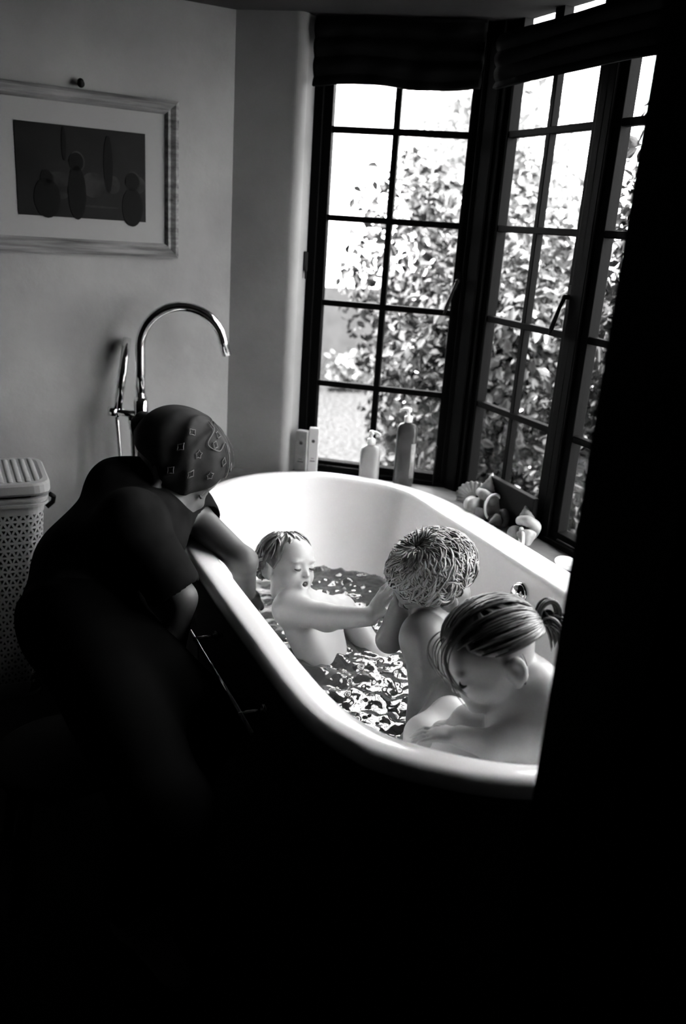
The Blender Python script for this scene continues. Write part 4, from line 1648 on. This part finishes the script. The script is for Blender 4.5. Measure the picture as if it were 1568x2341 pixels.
# legs: knees drawn up out of the water
k1_ = at(1078, 1660, 1.58)
f.chain([hip + np.array([-.03, .02, .02]), k1_, k1_ + np.array([-.12, .03, -.20])], [.055, .039, .028], .015)
k2_ = at(968, 1680, 1.66)
f.chain([hip + np.array([-.0, .07, .0]), at(1030, 1640, 1.70), k2_, k2_ + np.array([-.03, -.02, -.15])], [.052, .04, .036, .028], .015)
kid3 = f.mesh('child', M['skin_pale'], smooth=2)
tag(kid3, 'child nearest the camera in profile with hair tied back, bare shoulder at the bath end', 'person')
H3.lids(kid3)
def hl3(ph):
    a = abs(angd(ph))
    return 1.05 + .42 * min(1, max(0, (a - .5) / .9)) + .35 * min(1, max(0, (a - 1.75) / .8))
def rg3(th, ph):
    return .010 * math.sin(ph * 40 + th * 3) * min(1, th) + .012 * math.sin(ph * 13)
h3o = hair_cap(H3, hl3, .045, M['hair_brown'], kid3, ridges=rg3)
tie = H3.scalp(1.72, PI * 1.0, .09)
paths = []
def bez(a, b, c, d, n=12):
    return [a * (1 - t) ** 3 + b * 3 * t * (1 - t) ** 2 + c * 3 * t * t * (1 - t) + d * t ** 3 for t in np.linspace(0, 1, n)]
for i in range(150):                          # strands combed from the hairline back to the tie
    ph = rng.uniform(-PI * .95, PI * .95)
    th0 = hl3(ph) - rng.uniform(0.0, .75)
    # path over the scalp towards the back of the head
    a0 = np.array([math.sin(th0) * math.sin(ph), math.sin(th0) * math.cos(ph), math.cos(th0)])
    b0_ = np.array([0, math.sin(1.72) * math.cos(PI), math.cos(1.72)])
    P = []
    for t in np.linspace(0, 1, 14):
        v = a0 * (1 - t) + b0_ * t
        v /= np.linalg.norm(v) + 1e-9
        l = .052 + .018 * math.sin(t * PI) + .006 * math.sin(8 * t + i)
        P.append(H3.p(v[0] * (.375 + l), -.07 + v[1] * (.45 + l), .12 + v[2] * (.385 + l)))
    paths.append((P, rng.uniform(.6, 1.15)))
fr = H3.scalp(.95, .0, .05)
for i in range(11):                           # loose fringe falling in front of the face
    x = rng.uniform(-.30, .30)
    a = H3.p(x * .6, .28, .40) 
    b = H3.p(x * .9, .50, .36)
    c = H3.p(x * 1.15, .52 + rng.uniform(-.03, .06), .14)
    d = H3.p(x * 1.25, .44 + rng.uniform(-.05, .06), -.02 - rng.uniform(0, .14))
    paths.append((bez(a, b, c, d), rng.uniform(.35, .6)))
for q in (-1, 1):                             # one wisp falling behind the ear
    for i in range(2):
        a = H3.p(q * .40, -.16 - .03 * i, .08)
        paths.append((bez(a, H3.p(q * .42, -.19, -.08), H3.p(q * .40, -.15, -.20), H3.p(q * .30, -.04, -.34 + .02 * i)), .3))
for i in range(16):                           # the looped bun behind
    r = .023 + rng.uniform(-.003, .003)
    ctr = tie + H3.B @ np.array([0, -.10, .02]) * S3
    u = H3.B @ np.array([0, -.45, .9]); u /= np.linalg.norm(u)
    w = H3.B @ np.array([0, .9, .45]); w /= np.linalg.norm(w)
    o = H3.B[:, 0] * rng.uniform(-.010, .010)
    P = [ctr + o + u * r * 1.15 * math.cos(t) + w * r * .85 * math.sin(t) for t in np.linspace(-2.3, 2.6, 18)]
    paths.append((P, .75))
for i in range(34):                           # short tail under the loop
    a = tie + H3.B @ (rng.normal(0, .035, 3)) * S3
    d = a + H3.B @ np.array([rng.uniform(-.05, .05), -.10 + rng.uniform(-.08, .04), -.24 - rng.uniform(0, .14)]) * S3
    paths.append((bez(a, a + H3.B @ np.array([0, -.16, .03]) * S3, d + H3.B @ np.array([0, -.06, .10]) * S3, d, 9), 1.0))
locks(H3, paths, .0032, M['hair_brown'], h3o)
mb = MB()
tp = [tie + (H3.B[:, 0] * math.cos(t) + H3.B[:, 2] * math.sin(t)) * .014 + H3.B[:, 1] * -.012 for t in np.linspace(0, 2 * PI, 19)]
mb.tube(tp, .004, 8)
mb.build('hair_tie', M['scarf'], h3o)

# ============================================================ adult leaning over the tub
SA = .235
HA = Head(at(408, 1068, 2.14), cdir(.70, .66, .10), cdir(.58, -.76, -.12), SA)
pel = at(185, 1410, 1.98)
ns = at(300, 1195, 1.93)                      # near shoulder
fs_ = at(425, 1165, 2.24)                     # far shoulder
c7 = at(275, 1122, 2.12)
chst = at(300, 1225, 2.08)
waist = at(205, 1300, 2.06)
ela = at(412, 1368, 1.93)
wra = at(395, 1500, 1.95)
elf = at(556, 1284, 2.12)
wrf = at(562, 1352, 2.22)
kn1 = np.array([.43, 1.50, .40]); ft1 = np.array([.40, 1.62, .05])
kn2 = np.array([.30, 1.25, .38]); ft2 = np.array([.26, 1.38, .05])
tor = [(c7, .055, chst, .115), (ns, .062, fs_, .058), (ns, .07, waist, .10), (chst, .125, waist, .118), (waist, .118, pel, .140), (c7, .07, waist, .10), (c7, .06, fs_, .06)]
f = Field([-.15, 1.1, .0], [.95, 2.45, 1.02], .0055)
HA.sculpt(f)
f.cap(HA.p(0, -.12, -.30), c7, .055, .066, .03)
for a, ra, b, rb in tor: f.cap(a, b, ra - .012, rb - .012, .05)
f.chain([ns, ela, wra], [.046, .036, .025], .02)
hand(f, wra, np.array([.25, -.5, -.8]), np.array([.4, -.8, .3]), .17, curl=.3, side=-1)
f.chain([fs_, elf, wrf], [.046, .034, .026], .02)
hand(f, wrf, np.array([.35, .25, -.85]), np.array([.3, -.85, -.1]), .165, curl=.35, spread=.14, side=1)
f.chain([pel + np.array([.03, 0, -.03]), kn1, ft1], [.10, .065, .045], .03)
f.chain([pel + np.array([-.0, -.06, -.03]), kn2, ft2], [.10, .065, .045], .03)
f.chain([ft1, ft1 + np.array([.06, -.15, -.02])], [.04, .028], .02)
f.chain([ft2, ft2 + np.array([.05, -.15, -.02])], [.04, .028], .02)
adult = f.mesh('adult', M['adult_skin'], smooth=2)
tag(adult, 'adult in dark t-shirt and patterned headscarf leaning over the tub rim', 'person')
HA.lids(adult)
# t-shirt with short sleeves
f = Field([-.15, 1.3, .25], [.75, 2.45, 1.0], .006)
for a, ra, b, rb in tor: f.cap(a, b, ra, rb, .05)
f.cap(c7, c7 + (HA.c - c7) * .30, .078, .066, .03)
slv = ns + (ela - ns) * .80
f.cap(ns, slv, .070, .066, .03)
slf = fs_ + (elf - fs_) * .22
f.cap(fs_, slf, .066, .062, .03)
# drape folds
for i in range(9):
    t = i / 8
    a = waist + (chst - waist) * t + cdir(-.2, .1, -1) * .118
    f.cap(a + cdir(-.9, .5, .2) * .09, a + cdir(.9, -.2, .2) * .07, .010, .013, .03)
hd1 = ns + (waist - ns) * .65
f.cap(slv, hd1, .012, .05, .04)
for end, dirn, r in ((slv, ela - ns, .056), (slf, elf - fs_, .054)):
    dn = dirn / np.linalg.norm(dirn)
    f.cap(end + dn * .055, end + dn * .10, r, r, .012, True)
f.cap(slv + (ela - slv) * .25, ela, .050, .046, .010, True)
f.cap(slf + (elf - slf) * .12, elf, .053, .046, .010, True)
shirt = f.mesh('t_shirt', M['shirt'], adult, smooth=3)
f = Field([-.15, 1.0, .02], [.70, 2.3, .66], .006)
f.cap(pel, pel + (waist - pel) * .2, .146, .134, .04)
f.chain([pel + np.array([.03, 0, -.03]), kn1, ft1 + np.array([0, 0, .05])], [.118, .080, .060], .04)
f.chain([pel + np.array([0, -.06, -.03]), kn2, ft2 + np.array([0, 0, .05])], [.118, .080, .060], .04)
f.mesh('trousers', M['trousers'], adult, smooth=3)
# headscarf wrapped round the skull, knotted behind
def hlA(ph):
    a = abs(angd(ph))
    sd_ = max(0, 1 - abs(angd(ph) - .95) / 1.0)
    return .65 * sd_ + 1.22 + .85 * min(1, max(0, (a - .35) / .8)) + .15 * min(1, max(0, (a - 1.7) / .9))
def rgA(th, ph):
    r = 0
    for k, (p0, w) in enumerate(((.9, .10), (-.9, .10), (1.9, .14), (-1.9, .14), (.2, .08), (-.35, .08))):
        dd = angd(ph - p0 - .5 * math.sin(th * 1.6 + k))
        r += .030 * math.exp(-(dd / w) ** 2) * min(1, th * 1.2)
    return r + .006 * math.sin(ph * 9 + th * 6)
sca = hair_cap(HA, hlA, .11, M['scarf'], adult, ridges=rgA)
sca.name = 'headscarf'
mb = MB()
for (th, ph, n_) in ((.75, 1.0, 4), (.95, .55, 4), (1.15, 1.25, 5), (.62, .25, 4), (1.0, .15, 4), (1.35, .8, 5), (.9, 1.65, 4), (1.55, 1.15, 4), (1.28, 1.6, 4), (.45, .9, 4), (.8, -1.0, 4), (1.75, 1.45, 4)):
    loop = []
    for k in range(n_ * 2 + 1):
        q = 2 * PI * k / (n_ * 2)
        r = .075 if k % 2 == 0 else .045
        loop.append(HA.scalp(th + r * math.cos(q) * 1.3, ph + r * math.sin(q) * .9 / max(.4, math.sin(th)), .124 + rgA(th + r * math.cos(q) * 1.3, ph + r * math.sin(q) * .9 / max(.4, math.sin(th)))))
    MB().tube(loop, .0014, 5).build('printed_motif', M['scarf_light'], sca)
mb = MB()
def hem(pts):
    P = catmull([(a, b, 0) for a, b in pts], 8, closed=False)
    return [HA.scalp(p[0], p[1], .128 + rgA(p[0], p[1])) for p in P]
mb.tube(hem([(.30, 1.6), (.45, 1.25), (.85, 1.2), (.80, .8), (.55, .55), (.9, .35), (1.25, .30)]), .0013, 6)
mb.build('hem', M['scarf_light'], sca)
mb = MB()
kc = HA.scalp(1.55, PI, .10)
mb.ball(kc, (.022, .018, .018))
for q in (-1, 1):
    P = bez(kc, kc + HA.B @ np.array([q * .02, -.02, .0]), kc + HA.B @ np.array([q * .03, -.01, 0]) + [0, 0, -.03], kc + HA.B @ np.array([q * .035, .0, 0]) + [0, 0, -.07])
    mb.tube(P, [.010, .014, .017, .019, .02, .02, .02, .019, .018, .016, .012, .006], 10, flat=.3)
mb.build('knot', M['scarf'], sca)
